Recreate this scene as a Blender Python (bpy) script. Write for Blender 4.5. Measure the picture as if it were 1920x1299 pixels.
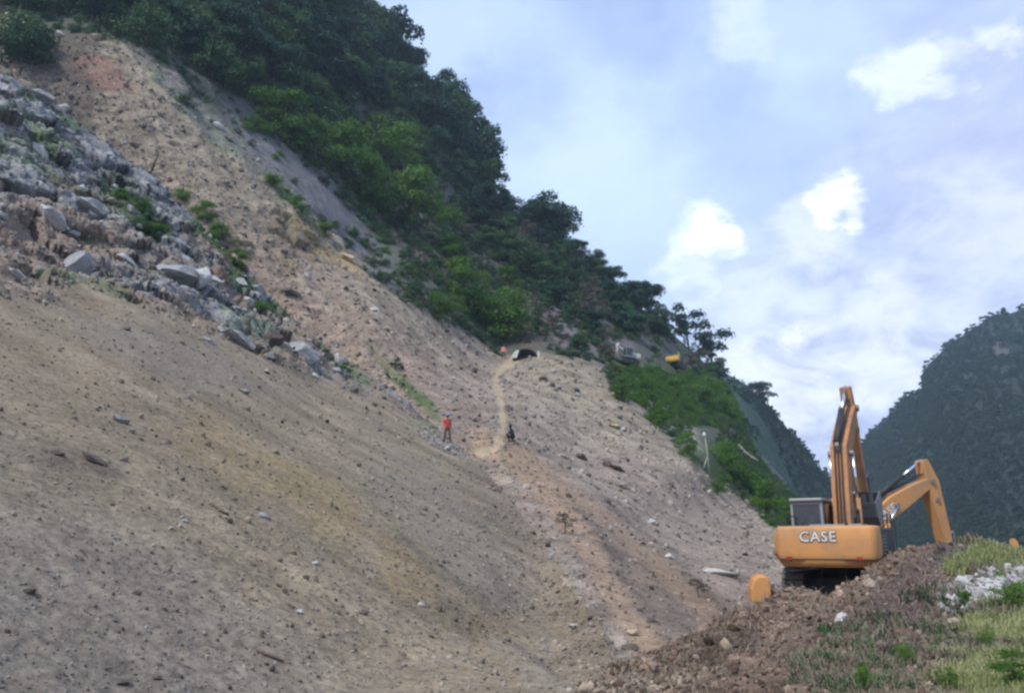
import bpy, math, random
import numpy as np
from mathutils import Vector, Matrix, Euler
from mathutils.bvhtree import BVHTree

for o in list(bpy.data.objects):
    bpy.data.objects.remove(o)
SC = bpy.context.scene
COL = SC.collection
R = math.radians
random.seed(7)
RNG = np.random.default_rng(7)

# ------------------------------------------------------------------ camera
F_PX, CX, CY = 1500.0, 960.0, 649.5
PITCH = math.atan((1020 - CY) / F_PX)
EYE = 1.7
cam_d = bpy.data.cameras.new('camera')
cam_d.sensor_width = 36
cam_d.lens = F_PX / 1920 * 36
cam_d.clip_end = 6000
cam_d.clip_start = 0.1
cam = bpy.data.objects.new('camera', cam_d)
COL.objects.link(cam)
cam.location = (0, 0, EYE)
cam.rotation_euler = (R(90) + PITCH, 0, 0)
SC.camera = cam

# ------------------------------------------------------------------ light, sky, exposure
SC.view_settings.view_transform = 'Standard'
SC.view_settings.look = 'None'
SC.view_settings.gamma = 1
SC.view_settings.use_curve_mapping = False
SC.view_settings.exposure = 0.38
SC.cycles.filter_width = 2.6
SC.cycles.max_bounces = 5
SC.cycles.diffuse_bounces = 3
SC.cycles.transparent_max_bounces = 6
SC.cycles.volume_bounces = 0

SUN_EL, SUN_AZ = R(52), R(222)          # azimuth clockwise from +Y: behind the camera, a bit to the left
sun_dir = Vector((math.sin(SUN_AZ) * math.cos(SUN_EL), math.cos(SUN_AZ) * math.cos(SUN_EL), math.sin(SUN_EL)))
sd = bpy.data.lights.new('sun', 'SUN')
sd.energy = 2.9
sd.angle = R(2.5)
sd.color = (1, 0.955, 0.88)
so = bpy.data.objects.new('sun', sd)
COL.objects.link(so)
so.location = (0, -20, 60)
so.rotation_euler = (-sun_dir).to_track_quat('-Z', 'Y').to_euler()


def pdir(px, py):
    u = (CY - py) / F_PX
    r = (px - CX) / F_PX
    y = math.cos(PITCH) - u * math.sin(PITCH)
    z = math.sin(PITCH) + u * math.cos(PITCH)
    return Vector((r, y, z))


def at(px, py, Y):
    d = pdir(px, py)
    return Vector((d.x / d.y * Y, Y, EYE + d.z / d.y * Y))


W = bpy.data.worlds.new('World')
SC.world = W
W.use_nodes = True
wn, wl = W.node_tree.nodes, W.node_tree.links
wn.clear()


def wnode(t, **k):
    n = wn.new(t)
    for a, b in k.items():
        setattr(n, a, b)
    return n


def build_world():
    out = wnode('ShaderNodeOutputWorld')
    bg = wnode('ShaderNodeBackground')
    bg.inputs['Strength'].default_value = 0.1
    sky = wnode('ShaderNodeTexSky', sky_type='NISHITA')
    sky.sun_disc = False
    sky.sun_elevation = SUN_EL
    sky.sun_rotation = SUN_AZ
    sky.altitude = 900
    sky.air_density = 1.3
    sky.dust_density = 1.6
    geo = wnode('ShaderNodeTexCoord')
    vec = geo.outputs['Generated']
    # stretch so that clouds lie in flattish layers
    mp = wnode('ShaderNodeMapping')
    mp.inputs['Scale'].default_value = (1, 1, 1.7)
    wl.new(vec, mp.inputs['Vector'])

    def noise(scale, detail, rough, dist=0.0, off=0.0):
        n = wnode('ShaderNodeTexNoise', noise_dimensions='4D')
        n.inputs['W'].default_value = off
        n.inputs['Scale'].default_value = scale
        n.inputs['Detail'].default_value = detail
        n.inputs['Roughness'].default_value = rough
        n.inputs['Distortion'].default_value = dist
        wl.new(mp.outputs[0], n.inputs['Vector'])
        return n

    def math_(op, a, b=None, clamp=False):
        m = wnode('ShaderNodeMath', operation=op)
        m.use_clamp = clamp
        for i, v in enumerate((a, b)):
            if v is None:
                continue
            if hasattr(v, 'links'):
                wl.new(v, m.inputs[i])
            else:
                m.inputs[i].default_value = v
        return m.outputs[0]

    def smooth(v, a, b, lo=0.0, hi=1.0):
        m = wnode('ShaderNodeMapRange', interpolation_type='SMOOTHSTEP')
        m.inputs['From Min'].default_value = a
        m.inputs['From Max'].default_value = b
        m.inputs['To Min'].default_value = lo
        m.inputs['To Max'].default_value = hi
        wl.new(v, m.inputs['Value'])
        return m.outputs[0]

    def mixc(f, a, b):
        m = wnode('ShaderNodeMix', data_type='RGBA')
        if hasattr(f, 'links'):
            wl.new(f, m.inputs[0])
        else:
            m.inputs[0].default_value = f
        for i, v in ((6, a), (7, b)):
            if hasattr(v, 'links'):
                wl.new(v, m.inputs[i])
            else:
                m.inputs[i].default_value = (*v, 1)
        return m.outputs[2]

    warp = noise(7.5, 7, .62)
    sub = wnode('ShaderNodeVectorMath', operation='SUBTRACT')
    wl.new(warp.outputs['Color'], sub.inputs[0])
    sub.inputs[1].default_value = (.5, .5, .5)
    scl = wnode('ShaderNodeVectorMath', operation='SCALE')
    wl.new(sub.outputs[0], scl.inputs[0])
    scl.inputs['Scale'].default_value = 0.20
    add = wnode('ShaderNodeVectorMath', operation='ADD')
    wl.new(vec, add.inputs[0])
    wl.new(scl.outputs[0], add.inputs[1])
    wv = add.outputs[0]

    def blob(px, py, rad, soft=.55):
        d = wnode('ShaderNodeVectorMath', operation='DISTANCE')
        wl.new(wv, d.inputs[0])
        d.inputs[1].default_value = pdir(px, py).normalized()
        return smooth(d.outputs['Value'], rad / F_PX, rad / F_PX * (1 - soft), 0, 1)

    def blobs(lst, soft=.55):
        acc = None
        for (px, py, rad, w) in lst:
            b = blob(px, py, rad, soft)
            b = math_('MULTIPLY', b, w)
            acc = b if acc is None else math_('MAXIMUM', acc, b)
        return acc

    # base: veiled tropical sky, brighter veil patches
    veil = noise(2.3, 6, .58, .4, 3.1)
    veil2 = noise(9, 8, .62, .5, 7.7)
    vf = smooth(veil.outputs['Fac'], .34, .66)
    veilbig = blobs([(1150, 330, 440, .95), (820, 60, 240, .8), (900, 60, 240, .7), (1480, 60, 220, .75), (1250, 560, 330, .8)], .9)
    vf2 = math_('MULTIPLY', vf, .45)
    vsum = math_('ADD', vf2, math_('MULTIPLY', veilbig, .6), True)
    bandb = blobs([(1000, 170, 150, .7), (1180, 90, 160, .7), (1330, 200, 150, .5), (860, 220, 120, .5)], .95)
    vsum = math_('SUBTRACT', vsum, math_('MULTIPLY', bandb, .6), True)
    skyc = wnode('ShaderNodeHueSaturation')
    skyc.inputs['Saturation'].default_value = .92
    skyc.inputs['Value'].default_value = 1.0
    wl.new(sky.outputs[0], skyc.inputs['Color'])
    blue = mixc(.72, skyc.outputs[0], (4.1, 5.3, 8.9))
    c1 = mixc(vsum, blue, (6.4, 8.0, 10.6))
    # grey-lavender cloud bank on the right and along the valley head
    bank = noise(3.2, 7, .62, .35, 1.3)
    bankb = blobs([(1860, 420, 380, 1.), (1700, 560, 340, 1.), (1520, 700, 330, 1.), (1880, 150, 230, .85), (2250, 300, 560, 1.), (2100, -200, 500, .5)], .75)
    bf = math_('MULTIPLY', smooth(bank.outputs['Fac'], .2, .5), bankb)
    # the same kind of bank goes on elsewhere in the sky
    sep = wnode('ShaderNodeSeparateXYZ')
    wl.new(vec, sep.inputs[0])
    low = smooth(sep.outputs['Z'], .5, .05, 0, .75)
    side = smooth(sep.outputs['Y'], .6, -.1, 0, 1)
    gen = math_('MULTIPLY', math_('MULTIPLY', low, side), smooth(bank.outputs['Fac'], .42, .62))
    bf = math_('MAXIMUM', bf, gen)
    bankc = mixc(smooth(veil2.outputs['Fac'], .34, .68), (4.1, 4.7, 7.2), (7.6, 8.6, 11.2))
    lav = blobs([(1850, 330, 300, .7), (1930, 130, 220, .6), (1650, 520, 180, .35)], .9)
    bankc = mixc(lav, bankc, (4.6, 4.9, 7.6))
    c2 = mixc(math_('MULTIPLY', bf, .9), c1, bankc)
    # sunlit cumulus heads
    heads = blobs([(1322, 450, 92, 1.), (1300, 520, 80, .4), (1575, 385, 62, .85), (1530, 440, 90, .4), (1690, 130, 60, .45), (1760, 100, 60, .25),
                   (1860, 45, 50, .4), (1485, 645, 60, .8), (1400, 30, 65, .2), (1660, 620, 150, .45), (1430, 690, 130, .5), (1540, 690, 150, .5), (1850, 480, 170, .35), (1750, 640, 160, .4), (1450, 560, 150, .3)], .6)
    hf = math_('MULTIPLY', heads, smooth(veil2.outputs['Fac'], .3, .56, .25, 1))
    c3 = mixc(hf, c2, (12.2, 12.7, 13.2))
    hz = smooth(sep.outputs['Z'], .14, -.02, 0, .4)
    c4 = mixc(hz, c3, (5.0, 6.0, 7.4))
    wl.new(c4, bg.inputs['Color'])
    wl.new(bg.outputs[0], out.inputs['Surface'])


build_world()

# ------------------------------------------------------------------ noise helpers (numpy)


def _hash(ix, iy, iz, seed):
    h = (ix * 374761393 + iy * 668265263 + iz * 2147483647 + seed * 974634777) & 0xFFFFFFFF
    h = ((h ^ (h >> 13)) * 1274126177) & 0xFFFFFFFF
    h = ((h ^ (h >> 16)) * 2246822519) & 0xFFFFFFFF
    return ((h ^ (h >> 15)) & 0xFFFFFF) / float(0xFFFFFF)


def vnoise(P, seed=0):
    I = np.floor(P).astype(np.int64)
    f = P - I
    f = f * f * (3 - 2 * f)
    r = 0
    for dx in (0, 1):
        for dy in (0, 1):
            for dz in (0, 1):
                w = (f[:, 0] if dx else 1 - f[:, 0]) * (f[:, 1] if dy else 1 - f[:, 1]) * (f[:, 2] if dz else 1 - f[:, 2])
                r = r + w * _hash(I[:, 0] + dx, I[:, 1] + dy, I[:, 2] + dz, seed)
    return r


def fbm(P, octv=4, seed=0, gain=.5):
    a, s, t = 1., 0., 0.
    Q = P.copy()
    for k in range(octv):
        s = s + a * vnoise(Q, seed + k * 17)
        t += a
        a *= gain
        Q = Q * 2.03 + 11.3
    return s / t - .5


def facets(P, seed=0):
    """blocky rock: every jittered cell gets its own height and its own tilt; returns height, cell value, edge nearness"""
    I = np.floor(P).astype(np.int64)
    n = len(P)
    d1 = np.full(n, 9.)
    d2 = np.full(n, 9.)
    h = np.zeros(n)
    cv = np.zeros(n)
    for dx in (-1, 0, 1):
        for dy in (-1, 0, 1):
            for dz in (-1, 0, 1):
                c = I + np.array([dx, dy, dz])
                j = np.stack([_hash(c[:, 0], c[:, 1], c[:, 2], seed + k) for k in range(3)], 1)
                v = P - (c + j)
                d = (v * v).sum(1)
                m = d < d1
                d2 = np.where(m, d1, np.minimum(d2, d))
                d1 = np.where(m, d, d1)
                t = np.stack([_hash(c[:, 0], c[:, 1], c[:, 2], seed + 5 + k) for k in range(3)], 1) - .5
                hv = _hash(c[:, 0], c[:, 1], c[:, 2], seed + 9)
                h = np.where(m, hv + (v * t).sum(1) * 1.5, h)
                cv = np.where(m, hv, cv)
    return h, cv, np.sqrt(d2) - np.sqrt(d1)


def tps(points):
    """thin-plate interpolation of 1/Y over the image plane (a plane in space is linear in 1/Y)"""
    P = np.array([(a / 500., b / 500.) for a, b, c in points])
    v = np.array([1. / c for a, b, c in points])
    n = len(P)
    D = np.linalg.norm(P[:, None] - P[None], axis=2)
    K = np.where(D > 0, D * D * np.log(D + 1e-12), 0) + np.eye(n) * 1e-4
    A = np.zeros((n + 3, n + 3))
    A[:n, :n] = K
    A[:n, n] = 1
    A[:n, n + 1:] = P
    A[n, :n] = 1
    A[n + 1:, :n] = P.T
    w = np.linalg.solve(A, np.concatenate([v, np.zeros(3)]))

    def f(px, py):
        Q = np.stack([px / 500., py / 500.], 1)
        out = np.zeros(len(Q))
        for s in range(0, len(Q), 20000):
            q = Q[s:s + 20000]
            d = np.linalg.norm(q[:, None] - P[None], axis=2)
            k = np.where(d > 0, d * d * np.log(d + 1e-12), 0)
            out[s:s + 20000] = k @ w[:n] + w[n] + q @ w[n + 1:]
        return 1. / np.clip(out, 1 / 2500., 1 / 2.)
    return f


def at_np(px, py, Y):
    u = (CY - py) / F_PX
    r = (px - CX) / F_PX
    y = math.cos(PITCH) - u * math.sin(PITCH)
    z = math.sin(PITCH) + u * math.cos(PITCH)
    return np.stack([r / y * Y, Y, EYE + z / y * Y], 1)


def poly_at(poly, t):
    p = np.array(poly, float)
    s = np.concatenate([[0], np.cumsum(np.linalg.norm(np.diff(p, axis=0), axis=1))])
    s /= s[-1]
    return np.stack([np.interp(t, s, p[:, 0]), np.interp(t, s, p[:, 1])], 1)


def seg_dist(px, py, poly):
    d = np.full(len(px), 1e9)
    for (ax, ay), (bx, by) in zip(poly[:-1], poly[1:]):
        vx, vy = bx - ax, by - ay
        t = np.clip(((px - ax) * vx + (py - ay) * vy) / (vx * vx + vy * vy), 0, 1)
        d = np.minimum(d, np.hypot(px - ax - t * vx, py - ay - t * vy))
    return d


def sstep(x, a, b):
    t = np.clip((x - a) / (b - a), 0, 1)
    return t * t * (3 - 2 * t)


def mesh_np(name, V, Fq, mat=None, colors=None, smooth=True, link=True, kind=None):
    me = bpy.data.meshes.new(name)
    V = np.asarray(V, np.float32)
    Fq = np.asarray(Fq, np.int32)
    k = Fq.shape[1]
    me.vertices.add(len(V))
    me.vertices.foreach_set('co', V.ravel())
    me.loops.add(Fq.size)
    me.loops.foreach_set('vertex_index', Fq.ravel())
    me.polygons.add(len(Fq))
    me.polygons.foreach_set('loop_start', np.arange(0, Fq.size, k, dtype=np.int32))
    me.polygons.foreach_set('use_smooth', np.full(len(Fq), smooth))
    me.update()
    me.validate()
    if colors is not None:
        ca = me.color_attributes.new('Col', 'FLOAT_COLOR', 'POINT')
        c4 = np.ones((len(V), 4), np.float32)
        c4[:, :3] = colors
        ca.data.foreach_set('color', c4.ravel())
    if mat:
        me.materials.append(mat)
    o = bpy.data.objects.new(name, me)
    if link:
        COL.objects.link(o)
    if kind:
        o['kind'] = kind
    return o


# ------------------------------------------------------------------ materials


def mat_new(name):
    m = bpy.data.materials.new(name)
    m.use_nodes = True
    nt = m.node_tree
    b = nt.nodes['Principled BSDF']
    return m, nt, b


def soil_mat(name, fine=9., bump=.35, rough=.95, var=.5):
    m, nt, b = mat_new(name)
    L = nt.links
    at_ = nt.nodes.new('ShaderNodeAttribute')
    at_.attribute_name = 'Col'
    geo = nt.nodes.new('ShaderNodeNewGeometry')
    n1 = nt.nodes.new('ShaderNodeTexNoise')
    n1.inputs['Scale'].default_value = fine
    n1.inputs['Detail'].default_value = 6
    n1.inputs['Roughness'].default_value = .7
    n2 = nt.nodes.new('ShaderNodeTexNoise')
    n2.inputs['Scale'].default_value = .55
    n2.inputs['Detail'].default_value = 5
    for n in (n1, n2):
        L.new(geo.outputs['Position'], n.inputs['Vector'])
    r1 = nt.nodes.new('ShaderNodeMapRange')
    r1.inputs['From Min'].default_value = .3
    r1.inputs['From Max'].default_value = .7
    r1.inputs['To Min'].default_value = 1 - var
    r1.inputs['To Max'].default_value = 1 + var * .7
    L.new(n1.outputs['Fac'], r1.inputs['Value'])
    r2 = nt.nodes.new('ShaderNodeMapRange')
    r2.inputs['From Min'].default_value = .3
    r2.inputs['From Max'].default_value = .7
    r2.inputs['To Min'].default_value = .85
    r2.inputs['To Max'].default_value = 1.15
    L.new(n2.outputs['Fac'], r2.inputs['Value'])
    mu = nt.nodes.new('ShaderNodeMath')
    mu.operation = 'MULTIPLY'
    L.new(r1.outputs[0], mu.inputs[0])
    L.new(r2.outputs[0], mu.inputs[1])
    sc = nt.nodes.new('ShaderNodeVectorMath')
    sc.operation = 'SCALE'
    L.new(at_.outputs['Color'], sc.inputs[0])
    L.new(mu.outputs[0], sc.inputs['Scale'])
    L.new(sc.outputs[0], b.inputs['Base Color'])
    b.inputs['Roughness'].default_value = rough
    b.inputs['Specular IOR Level'].default_value = .15
    bp = nt.nodes.new('ShaderNodeBump')
    bp.inputs['Strength'].default_value = bump
    bp.inputs['Distance'].default_value = .12
    L.new(n1.outputs['Fac'], bp.inputs['Height'])
    L.new(bp.outputs[0], b.inputs['Normal'])
    return m


def leaf_mat(name, c1, c2, trans=.25):
    """foliage: two colours mixed per object and per place"""
    m, nt, b = mat_new(name)
    L = nt.links
    oi = nt.nodes.new('ShaderNodeObjectInfo')
    geo = nt.nodes.new('ShaderNodeNewGeometry')
    n1 = nt.nodes.new('ShaderNodeTexNoise')
    n1.inputs['Scale'].default_value = .6
    n1.inputs['Detail'].default_value = 4
    L.new(geo.outputs['Position'], n1.inputs['Vector'])
    ad = nt.nodes.new('ShaderNodeMath')
    ad.operation = 'MULTIPLY_ADD'
    L.new(oi.outputs['Random'], ad.inputs[0])
    ad.inputs[1].default_value = .7
    sh = nt.nodes.new('ShaderNodeMapRange')
    sh.inputs['From Min'].default_value = .35
    sh.inputs['From Max'].default_value = .65
    sh.inputs['To Min'].default_value = -.2
    sh.inputs['To Max'].default_value = .5
    L.new(n1.outputs['Fac'], sh.inputs['Value'])
    L.new(sh.outputs[0], ad.inputs[2])
    mx = nt.nodes.new('ShaderNodeMix')
    mx.data_type = 'RGBA'
    mx.clamp_factor = True
    L.new(ad.outputs[0], mx.inputs[0])
    mx.inputs[6].default_value = (*c1, 1)
    mx.inputs[7].default_value = (*c2, 1)
    L.new(mx.outputs[2], b.inputs['Base Color'])
    b.inputs['Roughness'].default_value = .7
    b.inputs['Specular IOR Level'].default_value = .2
    tr = nt.nodes.new('ShaderNodeBsdfTranslucent')
    L.new(mx.outputs[2], tr.inputs['Color'])
    ms = nt.nodes.new('ShaderNodeMixShader')
    ms.inputs[0].default_value = trans
    L.new(b.outputs[0], ms.inputs[1])
    L.new(tr.outputs[0], ms.inputs[2])
    L.new(ms.outputs[0], nt.nodes['Material Output'].inputs['Surface'])
    return m


def plain_mat(name, col, rough=.6, metal=0., dirt=None, dirt_amt=.35, scale=4., spec=.4, bump=.1, coat=0.):
    m, nt, b = mat_new(name)
    L = nt.links
    tc = nt.nodes.new('ShaderNodeTexCoord')
    n1 = nt.nodes.new('ShaderNodeTexNoise')
    n1.inputs['Scale'].default_value = scale
    n1.inputs['Detail'].default_value = 8
    n1.inputs['Roughness'].default_value = .68
    L.new(tc.outputs['Object'], n1.inputs['Vector'])
    mr = nt.nodes.new('ShaderNodeMapRange')
    mr.inputs['From Min'].default_value = .42
    mr.inputs['From Max'].default_value = .72
    mr.inputs['To Max'].default_value = dirt_amt
    L.new(n1.outputs['Fac'], mr.inputs['Value'])
    mx = nt.nodes.new('ShaderNodeMix')
    mx.data_type = 'RGBA'
    L.new(mr.outputs[0], mx.inputs[0])
    mx.inputs[6].default_value = (*col, 1)
    mx.inputs[7].default_value = (*(dirt or tuple(c * .55 for c in col)), 1)
    L.new(mx.outputs[2], b.inputs['Base Color'])
    b.inputs['Roughness'].default_value = rough
    b.inputs['Metallic'].default_value = metal
    b.inputs['Specular IOR Level'].default_value = spec
    b.inputs['Coat Weight'].default_value = coat
    bp = nt.nodes.new('ShaderNodeBump')
    bp.inputs['Strength'].default_value = bump
    bp.inputs['Distance'].default_value = .02
    L.new(n1.outputs['Fac'], bp.inputs['Height'])
    L.new(bp.outputs[0], b.inputs['Normal'])
    return m


M_soil = soil_mat('scree_soil', 7., .5)
M_hill = soil_mat('hillside_soil', 3.5, .5)
M_far = soil_mat('far_slope', .25, .6, var=.35)
M_mud = soil_mat('heap_mud', 8., .7)
M_stone = soil_mat('loose_stone', 5., .3, .9, .25)
M_dark_leaf = leaf_mat('dark_leaf', (.012, .038, .030), (.048, .108, .062))
M_mid_leaf = leaf_mat('mid_leaf', (.026, .064, .030), (.080, .150, .056))
M_bright_leaf = leaf_mat('bright_leaf', (.055, .125, .022), (.11, .215, .035), .35)
M_dry_leaf = leaf_mat('dry_leaf', (.085, .090, .062), (.135, .120, .100))
M_far_leaf = leaf_mat('far_leaf', (.012, .034, .024), (.042, .092, .042), .15)
M_grass = leaf_mat('grass_blade', (.18, .23, .07), (.40, .40, .20), .35)
M_dry = leaf_mat('dry_stem', (.15, .12, .09), (.25, .205, .15), .1)
M_bark = plain_mat('bark', (.095, .08, .065), .9, scale=3., bump=.5, spec=.1)
M_pale_bark = plain_mat('pale_bark', (.30, .31, .25), .9, scale=3., bump=.5, spec=.1)

# ------------------------------------------------------------------ terrain sheets
SHEETS = {}


def sheet(name, bottom, top, nu, nv, depth, mat, disp, color, back=(0, 30., -25.), nback=6, vpow=1.0):
    u = np.linspace(0, 1, nu)
    v = np.linspace(0, 1, nv) ** vpow
    Bp = poly_at(bottom, u)
    Tp = poly_at(top, u)
    px = (Bp[None, :, 0] * (1 - v[:, None]) + Tp[None, :, 0] * v[:, None]).ravel()
    py = (Bp[None, :, 1] * (1 - v[:, None]) + Tp[None, :, 1] * v[:, None]).ravel()
    Y = depth(px, py)
    P = at_np(px, py, Y)
    G = P.reshape(nv, nu, 3)
    du = np.gradient(G, axis=1)
    dv = np.gradient(G, axis=0)
    N = np.cross(du, dv).reshape(-1, 3)
    N /= np.linalg.norm(N, axis=1)[:, None] + 1e-9
    tocam = np.array([0, 0, EYE]) - P
    N *= np.sign((N * tocam).sum(1))[:, None]
    d, extra = disp(px, py, P)
    ndv = np.abs((N * tocam).sum(1)) / np.linalg.norm(tocam, axis=1)
    att = .12 + .88 * sstep(ndv, .12, .50)              # ground that runs along the valley is smoother
    if name == 'talus_slope':
        wr = extra[0]
        att = 1 - (1 - att) * (1 - wr)
        N = N * (1 - .55 * wr[:, None]) + tocam / np.linalg.norm(tocam, axis=1)[:, None] * .55 * wr[:, None]
        N /= np.linalg.norm(N, axis=1)[:, None]
    d = d * att
    P = P + N * d[:, None]
    C = color(px, py, P, d, extra)
    rows = [P.reshape(nv, nu, 3)]
    crow = [C.reshape(nv, nu, 3)]
    last = rows[0][-1]
    for k in range(1, nback + 1):
        t = (k / nback) ** 1.3
        rows.append((last + np.array(back) * t)[None])
        crow.append(crow[0][-1][None])
    A = np.concatenate(rows, 0)
    Cc = np.concatenate(crow, 0)
    n2 = A.shape[0]
    i = np.arange(n2 * nu).reshape(n2, nu)
    Fq = np.stack([i[:-1, :-1], i[:-1, 1:], i[1:, 1:], i[1:, :-1]], -1).reshape(-1, 4)
    o = mesh_np(name, A.reshape(-1, 3), Fq, mat, Cc.reshape(-1, 3), kind='structure')
    V = A.reshape(-1, 3)
    bvh = BVHTree.FromPolygons([tuple(x) for x in V.tolist()], Fq.tolist())
    SHEETS[name] = dict(o=o, bvh=bvh, P=P, px=px, py=py, C=C, N=N, nu=nu, nv=nv)
    return o


def hit(px, py, names=('talus_slope', 'hillside')):
    d = pdir(px, py).normalized()
    best = None
    for n in names:
        loc, nor, idx, dist = SHEETS[n]['bvh'].ray_cast(Vector((0, 0, EYE)), d)
        if loc is not None and (best is None or dist < best[2]):
            best = (loc, nor, dist)
    return best


# ---- near talus and the grey rock rib above it
PT = []


def plane_y(px, py, G=.5, q0=5.5):
    d = pdir(px, py)
    x, z = d.x / d.y, d.z / d.y
    q = -x * .927 + .375
    den = G * q - z
    return (G * q0 + EYE) / den if den > 1e-3 else 1e9


for px in range(-300, 1350, 150):
    for py in range(500, 1500, 100):
        y = plane_y(px, py)
        if 3 < y < 24:
            d_ = pdir(px, py)
            PT.append((px, py, min(y, 1.75 / (-d_.z / d_.y)) if py > 1120 else y))
PT += [(-300, 130, 43), (-300, 350, 33), (0, 130, 49), (0, 250, 42), (0, 410, 33), (0, 500, 27), (150, 240, 52), (150, 400, 41), (150, 520, 32), (290, 330, 54),
       (300, 450, 44), (300, 560, 34), (450, 490, 56), (450, 620, 40), (600, 645, 53), (600, 720, 42), (740, 740, 53), (740, 800, 40),
       (850, 825, 48), (850, 870, 36), (900, 860, 44), (950, 925, 35), (1005, 1000, 28), (1060, 1075, 21.5), (1120, 1160, 16), (1180, 1250, 12.2), (1240, 1330, 9.6)]
D_talus = tps(PT)
talus_top = [(-300, 60), (0, 125), (80, 165), (150, 235), (220, 285), (290, 335), (370, 410), (450, 490), (520, 570), (600, 640), (680, 690), (740, 738), (800, 785), (850, 828),
             (900, 872), (955, 935), (1005, 1000), (1060, 1075), (1120, 1160), (1180, 1250), (1240, 1330), (1300, 1430)]
talus_bot = [(-300, 1500), (300, 1600), (900, 1560), (1400, 1520)]

GREY = np.array([.215, .188, .152])
TAN = np.array([.236, .190, .128])
ROCK = np.array([.222, .220, .220])
PINK = np.array([.262, .200, .152])
FAN = np.array([.250, .203, .162])
ORAN = np.array([.315, .225, .152])
GREEN = np.array([.050, .082, .026])
OCHRE = np.array([.380, .280, .130])
VEG = np.array([.085, .092, .070])
BROWN = np.array([.120, .098, .080])

MIX_TALUS_ROCK = [(-300, 470), (0, 560), (150, 570), (330, 600), (470, 680), (620, 720), (740, 745), (850, 830)]


def rock_w(px, py, P):
    yl = np.interp(px, [p[0] for p in MIX_TALUS_ROCK], [p[1] for p in MIX_TALUS_ROCK])
    n = fbm(P * .25, 3, 5)
    return 1 - sstep(py - yl + n * 190, -55, 35)


def talus_disp(px, py, P):
    w = rock_w(px, py, P)
    wfar = sstep(px, 1150, 700)
    d = fbm(P * .12, 3, 1) * 1.1 * sstep(P[:, 1], 5, 25)
    d += fbm(P * .9, 4, 2) * .30 * sstep(P[:, 1], 3, 15) + fbm(P * 4., 3, 3) * .10
    # downslope runnels
    s = P @ np.array([.55, -.80, .2])
    run = fbm(np.stack([P @ np.array([.375, .927, 0]) * 1.1 + P[:, 2] * .25, P @ np.array([-.927, .375, 0]) * .11, s * 0], 1), 5, 8, .6)
    d += run * .35 * sstep(P[:, 1], 6, 20)
    h1, c1, e1 = facets(P * .42, 21)
    h2, c2, e2 = facets(P * 1.1, 31)
    rk = (h1 - .5) * 1.0 + (h2 - .5) * .3 + fbm(P * .5, 4, 9) * 1.8 + fbm(P * 2.2, 3, 19) * .2 - np.exp(-e1 * 9) * .35 - np.exp(-e2 * 9) * .15
    edge = sstep(py - np.interp(px, [p[0] for p in talus_top], [p[1] for p in talus_top]), 0, 40)
    d = d * (1 - .5 * w) + rk * w * (.35 + .65 * edge)
    d *= wfar * .7 + .3
    return d, (w, c1, c2, e1, run)


def blobmix(C, px, py, P, lst, seed=50):
    n = fbm(P * .5, 4, seed)
    for (bx, by, rx, ry, ang, col, amt) in lst:
        c, s = math.cos(R(ang)), math.sin(R(ang))
        x = ((px - bx) * c + (py - by) * s) / rx
        y = (-(px - bx) * s + (py - by) * c) / ry
        w = sstep(np.sqrt(x * x + y * y) + n * 1.3, 1.15, .6) * amt
        C = C * (1 - w[:, None]) + np.asarray(col) * w[:, None]
    return C


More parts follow.
